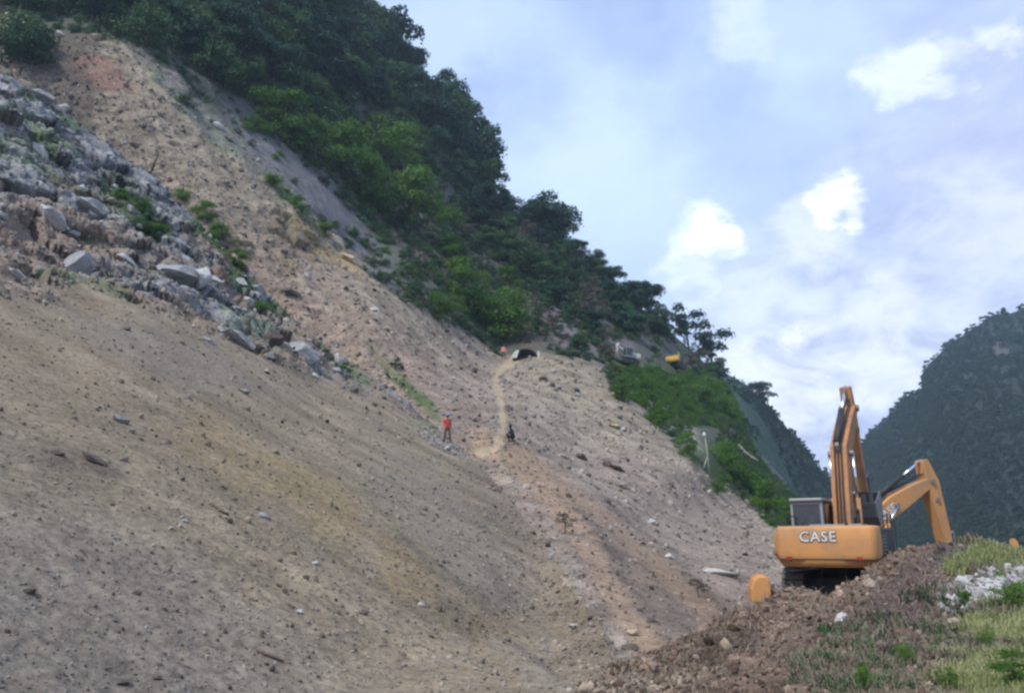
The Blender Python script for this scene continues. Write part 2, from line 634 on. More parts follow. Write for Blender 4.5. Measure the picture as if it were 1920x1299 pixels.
def talus_color(px, py, P, d, ex):
    w, c1, c2, e1, run = ex
    n = fbm(P * .22, 4, 40)
    n2 = fbm(P * 1.6, 4, 41)
    g = sstep(px * .55 + (1299 - py) * 1.0 + n * 700, 150, 620)          # grey at the foot, tan higher up
    g = g * .85
    C = GREY * (1 - g[:, None]) + TAN * g[:, None]
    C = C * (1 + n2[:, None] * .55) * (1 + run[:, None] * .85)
    C = blobmix(C, px, py, P, [
        (600, 950, 120, 60, 45, OCHRE * .72, .45), (430, 850, 150, 60, 40, OCHRE * .7, .35), (760, 1080, 110, 45, 50, OCHRE * .72, .4), (940, 1210, 120, 45, 45, OCHRE * .68, .4),
        (120, 720, 160, 80, 30, TAN * 1.05, .5), (850, 1000, 70, 220, -40, GREY * .98, .5), (150, 1120, 300, 120, 10, GREY * .93, .5), (300, 660, 200, 45, 20, GREY * .95, .6),
        (1000, 1260, 160, 40, 40, GREY * 1.15, .5), (200, 880, 40, 15, 20, BROWN, .7), (110, 865, 40, 12, 10, BROWN, .6), (1010, 1240, 80, 10, 35, BROWN * 1.1, .6),
        (520, 1235, 40, 7, 25, BROWN, .5), (800, 1040, 100, 7, 38, BROWN, .5), (330, 960, 24, 14, 20, BROWN, .4)])
    br = sstep(px - np.interp(py, [p[1] for p in talus_top], [p[0] for p in talus_top]) + fbm(P * .6, 4, 52) * 160, -110, -20)
    br = (br * (px > 860) * .6)[:, None]
    C = C * (1 - br) + np.array([.205, .160, .118]) * (1 + n2[:, None] * .6) * br
    # rock
    q = (c1 * .5 + c2 * .5)
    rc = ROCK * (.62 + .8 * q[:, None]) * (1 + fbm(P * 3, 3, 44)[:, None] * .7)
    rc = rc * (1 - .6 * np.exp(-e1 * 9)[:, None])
    pale = sstep(fbm(P * .7, 4, 49), .12, .24)[:, None] * .6
    rc = rc * (1 - pale) + np.array([.42, .42, .41]) * pale
    rc = blobmix(rc, px, py, P, [
        (60, 90, 110, 60, 20, GREEN * .8, .9), (130, 70, 60, 110, -40, BROWN * .8, .8), (250, 390, 85, 40, 42, GREEN, .85), (330, 350, 30, 22, 40, GREEN * 1.5, .9),
        (400, 430, 55, 32, 55, GREEN, .95), (450, 500, 30, 60, -30, GREEN * 1.1, .9), (290, 430, 50, 25, 20, GREEN * 1.3, .7), (240, 500, 100, 35, 20, BROWN * 1.6, .5),
        (150, 430, 90, 35, 30, PINK * .8, .6), (60, 400, 60, 40, 10, PINK * .85, .7), (520, 590, 40, 22, 50, GREEN * 1.4, .7), (300, 590, 120, 30, 20, GREEN * 1.9, .45),
        (660, 700, 55, 22, 30, GREEN * 1.4, .8), (720, 700, 90, 14, 45, GREEN * 1.3, .7), (600, 610, 60, 25, 40, PINK * .85, .6), (200, 620, 150, 40, 10, GREY, .7),
        (40, 470, 80, 10, 50, TAN * 1.5, .7), (120, 560, 90, 10, 35, TAN * 1.45, .7), (470, 620, 80, 30, 30, GREEN * 2.2, .4)])
    soil = PINK * .92 * (1 + n2[:, None] * .6)
    pm = sstep(fbm(P * .28, 4, 47) + .14 * sstep(py - .45 * px, 300, 440), .0, .14) * .85
    rc = rc * (1 - pm[:, None]) + soil * pm[:, None]
    gm = sstep(fbm(P * .35, 4, 48), .10, .2) * .6
    rc = rc * (1 - gm[:, None]) + GREEN * 1.8 * gm[:, None]
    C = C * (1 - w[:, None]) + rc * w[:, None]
    return np.clip(C, .015, .75)


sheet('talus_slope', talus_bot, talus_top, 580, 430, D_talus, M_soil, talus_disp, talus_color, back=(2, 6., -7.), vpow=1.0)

# ---- main hillside: slide chute, gully, grey fan, wooded mountain
HB = [(-300, -150, 90), (0, 60, 84), (0, -100, 110), (150, 80, 84), (150, 100, 82), (250, 250, 77), (400, 400, 74), (500, 500, 73), (600, 600, 69), (700, 700, 64), (800, 780, 57),
      (900, 830, 51), (700, 550, 80), (850, 650, 88), (940, 680, 97), (970, 668, 99), (1120, 686, 99), (450, 200, 95), (600, 350, 98), (700, 480, 98), (300, 60, 92), (300, -200, 140),
      (100, 0, 96), (640, -60, 190), (700, 60, 185), (650, 200, 130), (780, 150, 182), (900, 330, 185), (850, 400, 145), (750, 450, 108), (900, 550, 115), (1000, 600, 116), (1060, 440, 190),
      (1000, 500, 150), (1150, 520, 205), (1300, 660, 225), (1200, 600, 170), (1150, 650, 128), (1380, 720, 235), (1300, 800, 108), (1250, 760, 103), (1400, 850, 130), (1500, 940, 112),
      (1450, 960, 90), (1350, 900, 80), (1450, 995, 62), (1300, 850, 76), (1200, 750, 89), (940, 800, 56), (1000, 900, 45), (1200, 1000, 42), (1300, 1080, 33), (1400, 1050, 44), (1200, 1200, 14.8),
      (1100, 1050, 25), (1060, 1075, 22.2), (1120, 1160, 16.6), (1180, 1250, 12.5), (450, 570, 68), (600, 720, 63), (740, 810, 56), (850, 890, 46), (960, 960, 36), (1230, 1240, 12.9), (1300, 1200, 15), (1300, 1300, 10.8), (1200, 1300, 10.8),
      (1500, 1080, 42), (1640, 1060, 60), (1420, 1150, 27), (1100, 850, 62), (1200, 900, 58), (0, 250, 78), (290, 450, 72), (-300, 250, 78), (150, 330, 76), (1330, 1380, 10), (1560, 900, 180), (1600, 960, 140)]
D_hill0 = tps(HB)


def D_hill(px, py):
    Y = D_hill0(px, py)
    Ta = D_talus(px, py)
    yc = np.interp(px, [p[0] for p in talus_top], [p[1] for p in talus_top])
    below = sstep(py - yc, -12, 60)
    floor_ = Ta + (.5 + .07 * Ta) * below
    return np.where((py > yc - 12) & (px < 1400), np.maximum(Y, floor_ * below + Y * (1 - below)), Y)

hill_top = [(-300, -500), (300, -300), (560, -150), (650, -40), (700, 70), (770, 150), (830, 220), (880, 290), (910, 335), (960, 395), (1040, 440), (1100, 490), (1160, 545), (1230, 600),
            (1290, 652), (1330, 690), (1368, 735), (1382, 775), (1402, 830), (1440, 885), (1485, 935), (1530, 980), (1600, 1010)]
hill_bot = [(-300, 260), (0, 250), (150, 330), (290, 430), (450, 570), (600, 720), (740, 815), (850, 895), (930, 985), (1010, 1090), (1080, 1200), (1150, 1310), (1240, 1400), (1330, 1420), (1430, 1300),
            (1560, 1130), (1660, 1060)]
# contact between bare slide and vegetation: x along y
VEG_EDGE = [(-200, 0), (60, 45), (150, 60), (240, 90), (330, 150), (430, 230), (500, 290), (560, 350), (620, 430), (680, 495), (740, 550), (800, 595), (860, 628), (930, 662), (1010, 655), (1120, 682),
            (1145, 725), (1200, 765), (1260, 830), (1320, 885), (1400, 935), (1450, 985), (1480, 1040), (1700, 1100)]


def veg_w(px, py, P):
    yl = np.interp(px, [p[0] for p in VEG_EDGE], [p[1] for p in VEG_EDGE])
    return 1 - sstep(py - yl + fbm(P * .22, 3, 61) * 45, -8, 8)


TRACK = [(895, 835), (960, 865), (1030, 930), (1090, 1010), (1130, 1090), (1190, 1180), (1230, 1240)]
TRACK2 = [(960, 850), (1040, 900), (1130, 970), (1230, 1060), (1310, 1140), (1360, 1200)]
PATH = [(972, 672), (940, 690), (928, 712), (938, 750), (944, 800), (930, 835), (895, 840)]


def hill_disp(px, py, P):
    w = veg_w(px, py, P)
    near = sstep(P[:, 1], 90, 30)
    toe = sstep(P[:, 1], 10, 30)
    d = fbm(P * .05, 3, 70) * 5. * sstep(P[:, 1], 70, 130) + fbm(P * .3, 4, 71) * 1.0 * toe
    s = P @ np.array([.45, -.75, -.4])
    run = fbm(np.stack([P @ np.array([.8, .5, .2]) * .5, s * .04, s * 0], 1), 4, 78)
    d += run * 1.1 * toe
    h, c, e = facets(P * .8, 91)
    d += (h - .5) * .22 * (1 - w) * toe + fbm(P * 2.2, 3, 72) * .14
    # rough ochre outcrop in the chute
    x = (px - 600) / 120.
    y = (py - 450 - (px - 600) * .55) / 55.
    oc = sstep(np.sqrt(x * x + y * y), 1.2, .5)
    hh, cc, ee = facets(P * .5, 95)
    d += (hh - .5) * 1.4 * oc
    for tr, wd in ((TRACK, 16), (TRACK2, 14)):
        sd_ = seg_dist(px, py, tr)
        d -= .35 * sstep(sd_, wd * 1.6, wd * .6) * (.3 + .7 * toe)
        d += .22 * np.exp(-((sd_ - wd * 1.9) / (wd * .5)) ** 2) * (.3 + .7 * toe)
    return d, (w, run, c, cc, oc)


def hill_color(px, py, P, d, ex):
    w, run, c, cc, oc = ex
    n = fbm(P * .15, 4, 80)
    n2 = fbm(P * .9, 4, 81)
    C = np.tile(FAN, (len(px), 1))
    gx = sstep(px + n * 300, 940, 700)
    C = C * (1 - gx[:, None]) + PINK * gx[:, None]
    up = sstep(py - .55 * px + n * 160, 260, 120)
    C = C * (1 - up[:, None]) + np.array([.245, .205, .150]) * up[:, None]
    C = C * (1 + n2[:, None] * .5) * (1 + run[:, None] * .7) * (.8 + .4 * c[:, None])
    C = blobmix(C, px, py, P, [
        (110, 90, 110, 70, 30, BROWN * .8, .9), (200, 140, 60, 30, 30, np.array([.25, .14, .10]), .7), (290, 120, 40, 25, 40, np.array([.24, .14, .09]), .6), (130, 200, 70, 60, 40, BROWN * .9, .85),
        (340, 190, 140, 18, 45, GREEN * 2.2, .5), (420, 250, 100, 24, 45, GREEN * 2.4, .4), (560, 390, 80, 20, 50, GREEN * 1.3, .8), (520, 340, 60, 16, 50, GREEN * 1.3, .7),
        (540, 450, 60, 60, 0, OCHRE * .55, .6), (630, 485, 55, 16, 28, OCHRE * .95, .8), (570, 450, 70, 30, 35, OCHRE * .62, .6), (520, 440, 60, 40, 20, BROWN * 1.5, .6), (480, 470, 60, 35, 20, PINK * 1.1, .5),
        (480, 620, 50, 80, -50, GREEN * 2, .6), (760, 720, 100, 13, 45, GREEN * 1.5, .8), (700, 660, 90, 12, 42, TAN * 1.35, .5), (540, 550, 16, 9, 0, ROCK * .6, .8),
        (560, 330, 230, 34, 46, np.array([.16, .155, .16]), .9), (360, 190, 220, 26, 44, np.array([.17, .16, .155]), .7), (620, 520, 60, 40, 30, PINK * 1.05, .5),
        (870, 800, 40, 60, 10, FAN * .75, .6), (1330, 990, 160, 50, 25, FAN * .95, .6), (1150, 1090, 60, 180, -38, BROWN * 1.6, .45), (1260, 1120, 150, 70, 40, np.array([.185, .135, .095]), .6), (1200, 1160, 120, 40, 55, np.array([.21, .155, .11]), .5), (1130, 1010, 90, 10, 50, BROWN * .9, .6), (1180, 1100, 80, 8, 48, BROWN * .8, .6), (1290, 1160, 60, 30, 40, BROWN * 1.0, .7), (1230, 1080, 90, 9, 42, BROWN * .9, .6), (1340, 1130, 70, 26, 30, np.array([.16, .115, .08]), .7), (1075, 960, 80, 9, 45, BROWN * .95, .5), (1340, 1080, 90, 30, 45, FAN * 1.25, .5),
        (1260, 1170, 120, 70, 40, BROWN * 1.4, .5), (1180, 1290, 150, 40, -20, TAN * .9, .7), (1130, 1240, 60, 40, 0, GREY * 1.1, .5), (1185, 1210, 30, 10, -20, BROWN * .7, .8), (1270, 1215, 70, 8, -22, BROWN * .7, .8), (1340, 1190, 24, 24, 0, BROWN * .7, .7)])
    for tr, wd, col, am in ((TRACK, 25, ORAN * .97, .95), (TRACK2, 18, ORAN * .85, .75), (PATH, 6.5, TAN * 1.55, .9)):
        k = sstep(seg_dist(px, py, tr) + fbm(P * .8, 4, 88) * wd * 2.2, wd * 1.5, wd * .3) * am
        C = C * (1 - k[:, None]) + col * k[:, None]
    V = VEG * (1 + n2[:, None] * .6)
    V = blobmix(V, px, py, P, [
        (880, 500, 260, 50, 42, np.array([.12, .105, .095]), .8), (1050, 610, 150, 26, 45, np.array([.17, .15, .15]), .9), (1150, 630, 60, 20, 40, np.array([.16, .14, .14]), .8),
        (560, 330, 250, 40, 46, np.array([.155, .15, .155]), .95), (790, 540, 120, 22, 42, np.array([.12, .13, .105]), .8), (1260, 790, 80, 26, 45, np.array([.30, .28, .24]), .9),
        (1300, 830, 45, 16, 45, np.array([.34, .32, .28]), .8), (1270, 735, 130, 32, 22, np.array([.085, .150, .040]), .9), (1340, 760, 60, 26, 40, np.array([.08, .14, .04]), .8), (1000, 620, 40, 60, 20, BROWN * .9, .7), (860, 600, 120, 20, 42, np.array([.11, .12, .10]), .8),
        (1380, 900, 120, 40, 40, GREEN, .8)])
    C = C * (1 - w[:, None]) + V * w[:, None]
    return np.clip(C, .01, .7)


sheet('hillside', hill_bot, hill_top, 640, 450, D_hill, M_hill, hill_disp, hill_color, back=(-30, 60., -20.))

# ---- far spur behind on the left
D_spur = tps([(1200, 650, 330), (1400, 715, 360), (1480, 790, 420), (1560, 890, 520), (1250, 1040, 210), (1500, 1040, 260), (1640, 1040, 380), (1350, 850, 250), (1640, 980, 600)])


def spur_disp(px, py, P):
    s = P @ np.array([.5, -.5, -.7])
    run = fbm(np.stack([P @ np.array([.8, .5, .2]) * .07, s * .008, s * 0], 1), 4, 100)
    return fbm(P * .02, 4, 99) * 16 + run * 9, run


def spur_color(px, py, P, d, run):
    n = fbm(P * .06, 4, 101)
    C = np.array([.040, .085, .055]) * (1 + n[:, None])
    t_ = (px - 1318) - (py - 762) * (.92 + .0004 * (py - 762))
    st = fbm(np.stack([t_ * .11, py * .006, t_ * 0], 1), 4, 104)
    st2 = sstep(st, .03, .22)[:, None] * .55
    C = C * (1 - st2) + np.array([.10, .120, .10]) * st2
    for poly, wd, col in (([(1318, 762), (1380, 830), (1450, 900), (1490, 945)], 7, (.20, .19, .19)), ([(1345, 765), (1400, 830), (1470, 905)], 3.5, (.22, .21, .21)),
                          ([(1300, 770), (1350, 830), (1410, 890)], 5, (.15, .145, .15))):
        k = sstep(seg_dist(px, py, poly) + n * 8, wd * 1.4, wd * .4) * .9
        C = C * (1 - k[:, None]) + np.array(col) * k[:, None]
    return np.clip(C, .008, .5)


sheet('far_spur', [(1150, 1040), (1400, 1045), (1660, 1045)], [(1200, 610), (1320, 680), (1400, 722), (1445, 765), (1490, 815), (1530, 868), (1590, 935), (1640, 990)], 260, 160, D_spur, M_far, spur_disp, spur_color,
      back=(-60, 160, -40))

# ---- right mountain
D_right = tps([(1560, 900, 700), (1620, 830, 640), (1740, 700, 560), (1800, 630, 560), (1920, 590, 540), (2200, 540, 500), (1600, 1040, 560), (1750, 1040, 380), (1920, 1040, 260), (2300, 1040, 170),
               (1800, 850, 430), (2100, 800, 330), (1950, 700, 430)])


def right_disp(px, py, P):
    s = P @ np.array([-.5, -.5, -.7])
    run = fbm(np.stack([P @ np.array([.8, -.5, .2]) * .03, s * .005, s * 0], 1), 4, 110)
    sk = np.interp(px, [1560, 1600, 1625, 1665, 1700, 1733, 1736, 1770, 1815, 1860, 1920, 2000, 2200, 2500], [905, 860, 828, 785, 745, 725, 690, 655, 622, 592, 583, 560, 520, 500])
    return (fbm(P * .012, 4, 109) * 30 + run * 26) * (.15 + .85 * sstep(py - sk, 0, 130)), run


def right_color(px, py, P, d, run):
    n = fbm(P * .05, 4, 111)
    C = np.array([.030, .042, .038]) * (1 + n[:, None])
    C = blobmix(C, px, py, P * .1, [(1875, 655, 26, 10, 20, np.array([.20, .16, .14]), .35)])
    return np.clip(C, .006, .5)


sheet('right_mountain', [(1500, 1045), (1900, 1045), (2500, 1045)],
      [(1560, 905), (1600, 860), (1625, 828), (1665, 785), (1700, 745), (1733, 725), (1736, 690), (1770, 655), (1815, 622), (1860, 592), (1920, 583), (2000, 560), (2200, 520), (2500, 500)], 320, 180, D_right, M_far,
      right_disp, right_color, back=(120, 250, -60))

# ---- valley floor and the mud heap with its verge
gx = np.linspace(-350, 800, 60)
gy = np.linspace(-40, 1100, 70)
X, Yg = np.meshgrid(gx, gy)
Pg = np.stack([X.ravel(), Yg.ravel(), np.full(X.size, -1.8)], 1)
i = np.arange(X.size).reshape(X.shape)
Fg = np.stack([i[:-1, :-1], i[:-1, 1:], i[1:, 1:], i[1:, :-1]], -1).reshape(-1, 4)
mesh_np('valley_floor', Pg, Fg, M_hill, np.tile(np.array([.13, .125, .095]), (len(Pg), 1)), kind='structure')

D_heap = tps([(1040, 1340, 9.3), (1110, 1282, 10.6), (1175, 1240, 11.8), (1240, 1212, 13), (1290, 1192, 14.2), (1345, 1165, 15.6), (1400, 1142, 17.2), (1480, 1115, 19), (1560, 1112, 19.5), (1620, 1055, 22), (1700, 1040, 24.5), (1760, 1020, 26), (1830, 1015, 28), (1900, 1025, 30),
              (2100, 1030, 32), (960, 1420, 7.3), (1200, 1420, 7.0), (1120, 1340, 9.1), (1500, 1420, 6.5), (1800, 1420, 6), (2200, 1420, 5.5), (1400, 1250, 11.5), (1600, 1200, 13), (1800, 1200, 13), (1750, 1100, 19), (1900, 1130, 17), (2200, 1200, 12), (1500, 1299, 9.5),
              (1800, 1299, 9)])
heap_top = [(1040, 1340), (1110, 1282), (1175, 1240), (1240, 1212), (1290, 1192), (1345, 1160), (1392, 1140), (1430, 1128), (1470, 1108), (1510, 1102), (1550, 1122), (1580, 1098), (1612, 1078), (1650, 1048), (1700, 1028), (1745, 1018), (1790, 1016), (1825, 1008),
            (1850, 1030), (1880, 1035), (1920, 1042), (2100, 1050), (2300, 1050)]
heap_bot = [(960, 1420), (1500, 1430), (1900, 1430), (2300, 1430)]


def heap_disp(px, py, P):
    right = sstep(px + (py - 1100) * .12, 1750, 1850)
    m = 1 - right
    h, c, e = facets(P * 1.15, 121)
    h2, c2, e2 = facets(P * 3.6, 131)
    edge = sstep(py - np.interp(px, [p[0] for p in heap_top], [p[1] for p in heap_top]), -5, 50)
    d = fbm(P * .5, 4, 120) * .5 * (.5 + .5 * edge) + ((h - .5) * .70 + (h2 - .5) * .24) * (m * .8 + .2) + fbm(P * 6, 3, 122) * .06
    return d * (.25 + .75 * sstep(px, 1100, 1300)), (right, c, c2)


def heap_color(px, py, P, d, ex):
    right, c, c2 = ex
    n = fbm(P * .5, 4, 123)
    n2 = fbm(P * 2.5, 4, 124)
    C = np.array([.172, .124, .092]) * (.7 + .6 * c[:, None]) * (.85 + .3 * c2[:, None]) * (1 + n2[:, None] * .6)
    C = blobmix(C, px, py, P, [
        (1690, 1120, 110, 50, -20, np.array([.120, .088, .078]), .8), (1640, 1190, 160, 50, 0, np.array([.125, .095, .080]), .6), (1790, 1040, 60, 25, 0, np.array([.09, .08, .08]), .8),
        (1480, 1160, 110, 40, -20, np.array([.225, .170, .125]), .6), (1280, 1285, 90, 25, -20, np.array([.27, .21, .15]), .7), (1150, 1290, 80, 30, 0, np.array([.26, .22, .17]), .6), (1330, 1225, 90, 14, -28, np.array([.095, .062, .045]), .8), (1210, 1215, 60, 12, -15, np.array([.10, .07, .05]), .7), (1420, 1180, 60, 14, -40, np.array([.10, .07, .05]), .6), (1300, 1295, 70, 12, -30, np.array([.09, .06, .045]), .6),
        (1640, 1280, 160, 60, 0, np.array([.14, .13, .085]), .7), (1780, 1250, 90, 90, 0, np.array([.17, .16, .10]), .6), (1380, 1200, 40, 25, 0, BROWN * .9, .5)], 125)
    Gc = np.array([.20, .19, .12]) * (1 + n2[:, None] * .8)
    Gc = blobmix(Gc, px, py, P, [(1850, 1105, 90, 34, -12, np.array([.32, .31, .29]), .9), (1830, 1210, 60, 26, 0, np.array([.30, .28, .22]), .6), (1860, 1255, 50, 16, 0, np.array([.40, .39, .36]), .7),
                                 (1900, 1280, 60, 60, 0, np.array([.14, .17, .05]), .7)], 126)
    C = C * (1 - right[:, None]) + Gc * right[:, None]
    return np.clip(C, .02, .7)


sheet('mud_ground', heap_bot, heap_top, 420, 300, D_heap, M_mud, heap_disp, heap_color, back=(1.0, 5., -3.2))

# ================================================================== OBJECT HELPERS


def tag(o, label=None, cat=None, group=None, kind=None):
    if label:
        o['label'] = label
    if cat:
        o['category'] = cat
    if group:
        o['group'] = group
    if kind:
        o['kind'] = kind
    return o


def empty(name, loc, rz=0., scale=1., rx=0., ry=0.):
    o = bpy.data.objects.new(name, None)
    COL.objects.link(o)
    o.location = loc
    o.rotation_euler = (rx, ry, rz)
    o.scale = (scale,) * 3
    o.empty_display_size = .3
    return o


def copy_tree(o, parent=None):
    c = o.copy()
    COL.objects.link(c)
    c.parent = parent
    for ch in o.children:
        copy_tree(ch, c)
    return c


class MB:
    def __init__(s):
        s.v, s.f = [], []

    def add(s, vs, fs):
        n = len(s.v)
        s.v += [tuple(a) for a in vs]
        s.f += [tuple(n + i for i in f) for f in fs]
        return s

    def box(s, c, d, rot=None):
        vs = []
        for sx in (-.5, .5):
            for sy in (-.5, .5):
                for sz in (-.5, .5):
                    p = Vector((sx * d[0], sy * d[1], sz * d[2]))
                    if rot:
                        p = rot @ p
                    vs.append(p + Vector(c))
        return s.add(vs, [(0, 1, 3, 2), (4, 6, 7, 5), (0, 4, 5, 1), (2, 3, 7, 6), (0, 2, 6, 4), (1, 5, 7, 3)])

    def prism(s, prof, y0, y1):
        """closed outline in x,z pushed out along y"""
        n = len(prof)
        vs = [(x, y0, z) for x, z in prof] + [(x, y1, z) for x, z in prof]
        fs = [tuple(range(n)), tuple(range(2 * n - 1, n - 1, -1))]
        fs += [(i, (i + 1) % n + 0, n + (i + 1) % n, n + i) for i in range(n)]
        return s.add(vs, fs)

    def tube(s, pts, rad, n=8):
        pts = [Vector(p) for p in pts]
        if not hasattr(rad, '__len__'):
            rad = [rad] * len(pts)
        rings = []
        for i, p in enumerate(pts):
            t = (pts[min(i + 1, len(pts) - 1)] - pts[max(i - 1, 0)]).normalized()
            a = t.cross(Vector((.13, .31, .94))).normalized()
            if a.length < .1:
                a = Vector((1, 0, 0))
            b = t.cross(a)
            rings.append([p + (a * math.cos(k / n * 6.2832) + b * math.sin(k / n * 6.2832)) * rad[i] for k in range(n)])
        vs = [q for r in rings for q in r]
        fs = [(i * n + k, i * n + (k + 1) % n, (i + 1) * n + (k + 1) % n, (i + 1) * n + k) for i in range(len(pts) - 1) for k in range(n)]
        fs += [tuple(range(n - 1, -1, -1)), tuple((len(pts) - 1) * n + k for k in range(n))]
        return s.add(vs, fs)

    def loft(s, rings):
        n = len(rings[0])
        vs = [q for r in rings for q in r]
        fs = [(i * n + k, i * n + (k + 1) % n, (i + 1) * n + (k + 1) % n, (i + 1) * n + k) for i in range(len(rings) - 1) for k in range(n)]
        fs += [tuple(range(n - 1, -1, -1)), tuple((len(rings) - 1) * n + k for k in range(n))]
        return s.add(vs, fs)

    def build(s, name, mat, parent=None, bevel=0., smooth=False):
        me = bpy.data.meshes.new(name)
        me.from_pydata(s.v, [], s.f)
        me.update()
        if smooth:
            me.polygons.foreach_set('use_smooth', [True] * len(me.polygons))
        me.materials.append(mat)
        o = bpy.data.objects.new(name, me)
        COL.objects.link(o)
        if parent:
            o.parent = parent
        if bevel:
            m = o.modifiers.new('bevel', 'BEVEL')
            m.width = bevel
            m.segments = 2
            m.limit_method = 'ANGLE'
        return o


def recalc(o):
    import bmesh
    bm = bmesh.new()
    bm.from_mesh(o.data)
    bmesh.ops.recalc_face_normals(bm, faces=bm.faces)
    bm.to_mesh(o.data)
    bm.free()


def lettering(text, size, mat, parent, M, extrude=.006, offset=0., name='lettering'):
    cu = bpy.data.curves.new('text', 'FONT')
    cu.body = text
    cu.size = size
    cu.extrude = extrude
    cu.offset = offset
    cu.align_x = 'CENTER'
    cu.align_y = 'CENTER'
    cu.space_character = 1.12
    cu.resolution_u = 3
    to = bpy.data.objects.new('text', cu)
    COL.objects.link(to)
    dg = bpy.context.evaluated_depsgraph_get()
    me = bpy.data.meshes.new_from_object(to.evaluated_get(dg))
    bpy.data.objects.remove(to)
    me.materials.clear()
    me.materials.append(mat)
    o = bpy.data.objects.new(name, me)
    COL.objects.link(o)
    o.parent = parent
    o.matrix_local = M
    return o


# ================================================================== VEGETATION SOURCES


def leaf_cloud(blobs, n, size, rng, flat=.5):
    """leaf-sized quads over and inside a set of ellipsoid clumps"""
    tot = sum(b[3] * b[3] for b in blobs)
    V, Fc = [], []
    for (x, y, z, r) in blobs:
        k = int(n * r * r / tot)
        d = rng.normal(size=(k, 3))
        d /= np.linalg.norm(d, axis=1)[:, None]
        d[:, 2] = np.where(d[:, 2] < -.35, -d[:, 2] * .6, d[:, 2])
        rad = r * (1 - np.abs(rng.normal(0, .22, k)))[:, None] * (1 + .25 * np.sin(d[:, :1] * 5 + x) * np.cos(d[:, 1:2] * 6 + y))
        p = np.array([x, y, z]) + d * rad * np.array([1, 1, .88])
        nn = d + rng.normal(0, flat, (k, 3)) + np.array([0, 0, .35])
        nn /= np.linalg.norm(nn, axis=1)[:, None]
        a = np.cross(nn, rng.normal(size=(k, 3)))
        a /= np.linalg.norm(a, axis=1)[:, None] + 1e-9
        b = np.cross(nn, a)
        s = size * rng.uniform(.55, 1.35, (k, 1))
        q = np.stack([p - a * s, p - b * s * .62 + nn * s * .12, p + a * s, p + b * s * .62 - nn * s * .12], 1)
        V.append(q.reshape(-1, 3))
    V = np.concatenate(V)
    Fq = np.arange(len(V)).reshape(-1, 4)
    return V, Fq


def crown_mesh(name, h, spread, nb, nl, size, mat, seed, low=.3, airy=0.):
    rng = np.random.default_rng(seed)
    bl = []
    for k in range(nb):
        a = rng.uniform(0, 6.283)
        t = rng.uniform(0, 1)
        zz = h * (low + (1 - low) * t * .86)
        rr = spread * math.sqrt(max(.05, 1 - (abs(t - .35) / .75) ** 2)) * rng.uniform(.15, .85)
        bl.append((math.cos(a) * rr, math.sin(a) * rr, zz, spread * rng.uniform(.26, .48) * (1 - airy * .35)))
    V, Fq = leaf_cloud(bl, nl, size, rng)
    me = bpy.data.meshes.new(name)
    me.vertices.add(len(V))
    me.vertices.foreach_set('co', V.astype(np.float32).ravel())
    me.loops.add(Fq.size)
    me.loops.foreach_set('vertex_index', Fq.astype(np.int32).ravel())
    me.polygons.add(len(Fq))
    me.polygons.foreach_set('loop_start', np.arange(0, Fq.size, 4, dtype=np.int32))
    me.update()
    me.materials.append(mat)
    return me, bl


def trunk_mesh(name, h, r, bl, mat, seed, lean=0.):
    rng = random.Random(seed)
    mb = MB()
    top = h * .72
    pts = [(lean * (t ** 1.5) * h + rng.uniform(-.1, .1) * r * 3 * t, rng.uniform(-.1, .1) * r * 3 * t, -h * .08 + top * t) for t in (0, .25, .5, .75, 1)]
    mb.tube(pts, [r * 1.25, r, r * .8, r * .6, r * .35], 7)
    for (x, y, z, rr) in bl[:7]:
        k = rng.randint(1, 3)
        s = Vector(pts[k])
        e = Vector((x, y, z - rr * .2))
        m = (s + e) / 2 + Vector((0, 0, -.04 * h))
        mb.tube([s, m, e], [r * .5, r * .32, r * .1], 5)
    me = bpy.data.meshes.new(name)
    me.from_pydata(mb.v, [], mb.f)
    me.update()
    me.polygons.foreach_set('use_smooth', [True] * len(me.polygons))
    me.materials.append(mat)
    return me


KINDS = {}


def kind(key, n, h, spread, nb, nl, size, mat, low=.3, airy=0., bark=M_bark):
    L = []
    for i in range(n):
        cm, bl = crown_mesh('crown', h, spread * random.uniform(.9, 1.15), nb, nl, size, mat, hash_seed(key) + i, low, airy)
        L.append((cm, trunk_mesh('trunk', h, h * .022, bl, bark, i)))
    KINDS[key] = L


def hash_seed(k):
    return sum(ord(c) * (i + 3) for i, c in enumerate(k)) * 7


# unit-height plants (height about 1), scaled on placing
kind('dark', 5, 1., .44, 20, 6000, .022, M_dark_leaf, .22)
kind('mid', 4, 1., .44, 20, 5600, .022, M_mid_leaf, .18)
kind('airy', 3, 1., .42, 15, 2000, .028, M_dark_leaf, .34, .3)
kind('bush', 4, 1., .62, 14, 4200, .023, M_bright_leaf, .02)
kind('dullbush', 3, 1., .62, 12, 2000, .032, M_mid_leaf, .02)
kind('dry', 3, 1., .5, 9, 900, .026, M_dry_leaf, .12, .5)
TREE_N = 0


def plant(key, name, px, py, hpx, label, cat, group=None, sheets=('talus_slope', 'hillside'), wide=1., sink=.04):
    h = hit(px, py, sheets)
    if h is None:
        return None
    loc, nor, dist = h
    H = hpx * dist / F_PX
    cm, tm = random.choice(KINDS[key])
    t = empty(name, loc - Vector((0, 0, sink * H)), random.uniform(0, 6.28), 1.)
    t.scale = (H * wide, H * wide, H)
    t.rotation_euler[0] = random.uniform(-.08, .08)
    tag(t, label, cat, group)
    for nm, me in (('trunk', tm), ('crown', cm)):
        o = bpy.data.objects.new(nm, me)
        COL.objects.link(o)
        o.parent = t
    return t


def inside(px, py, poly):
    c = False
    n = len(poly)
    for i in range(n):
        x1, y1 = poly[i]
        x2, y2 = poly[i - 1]
        if (y1 > py) != (y2 > py) and px < (x2 - x1) * (py - y1) / (y2 - y1) + x1:
            c = not c
    return c


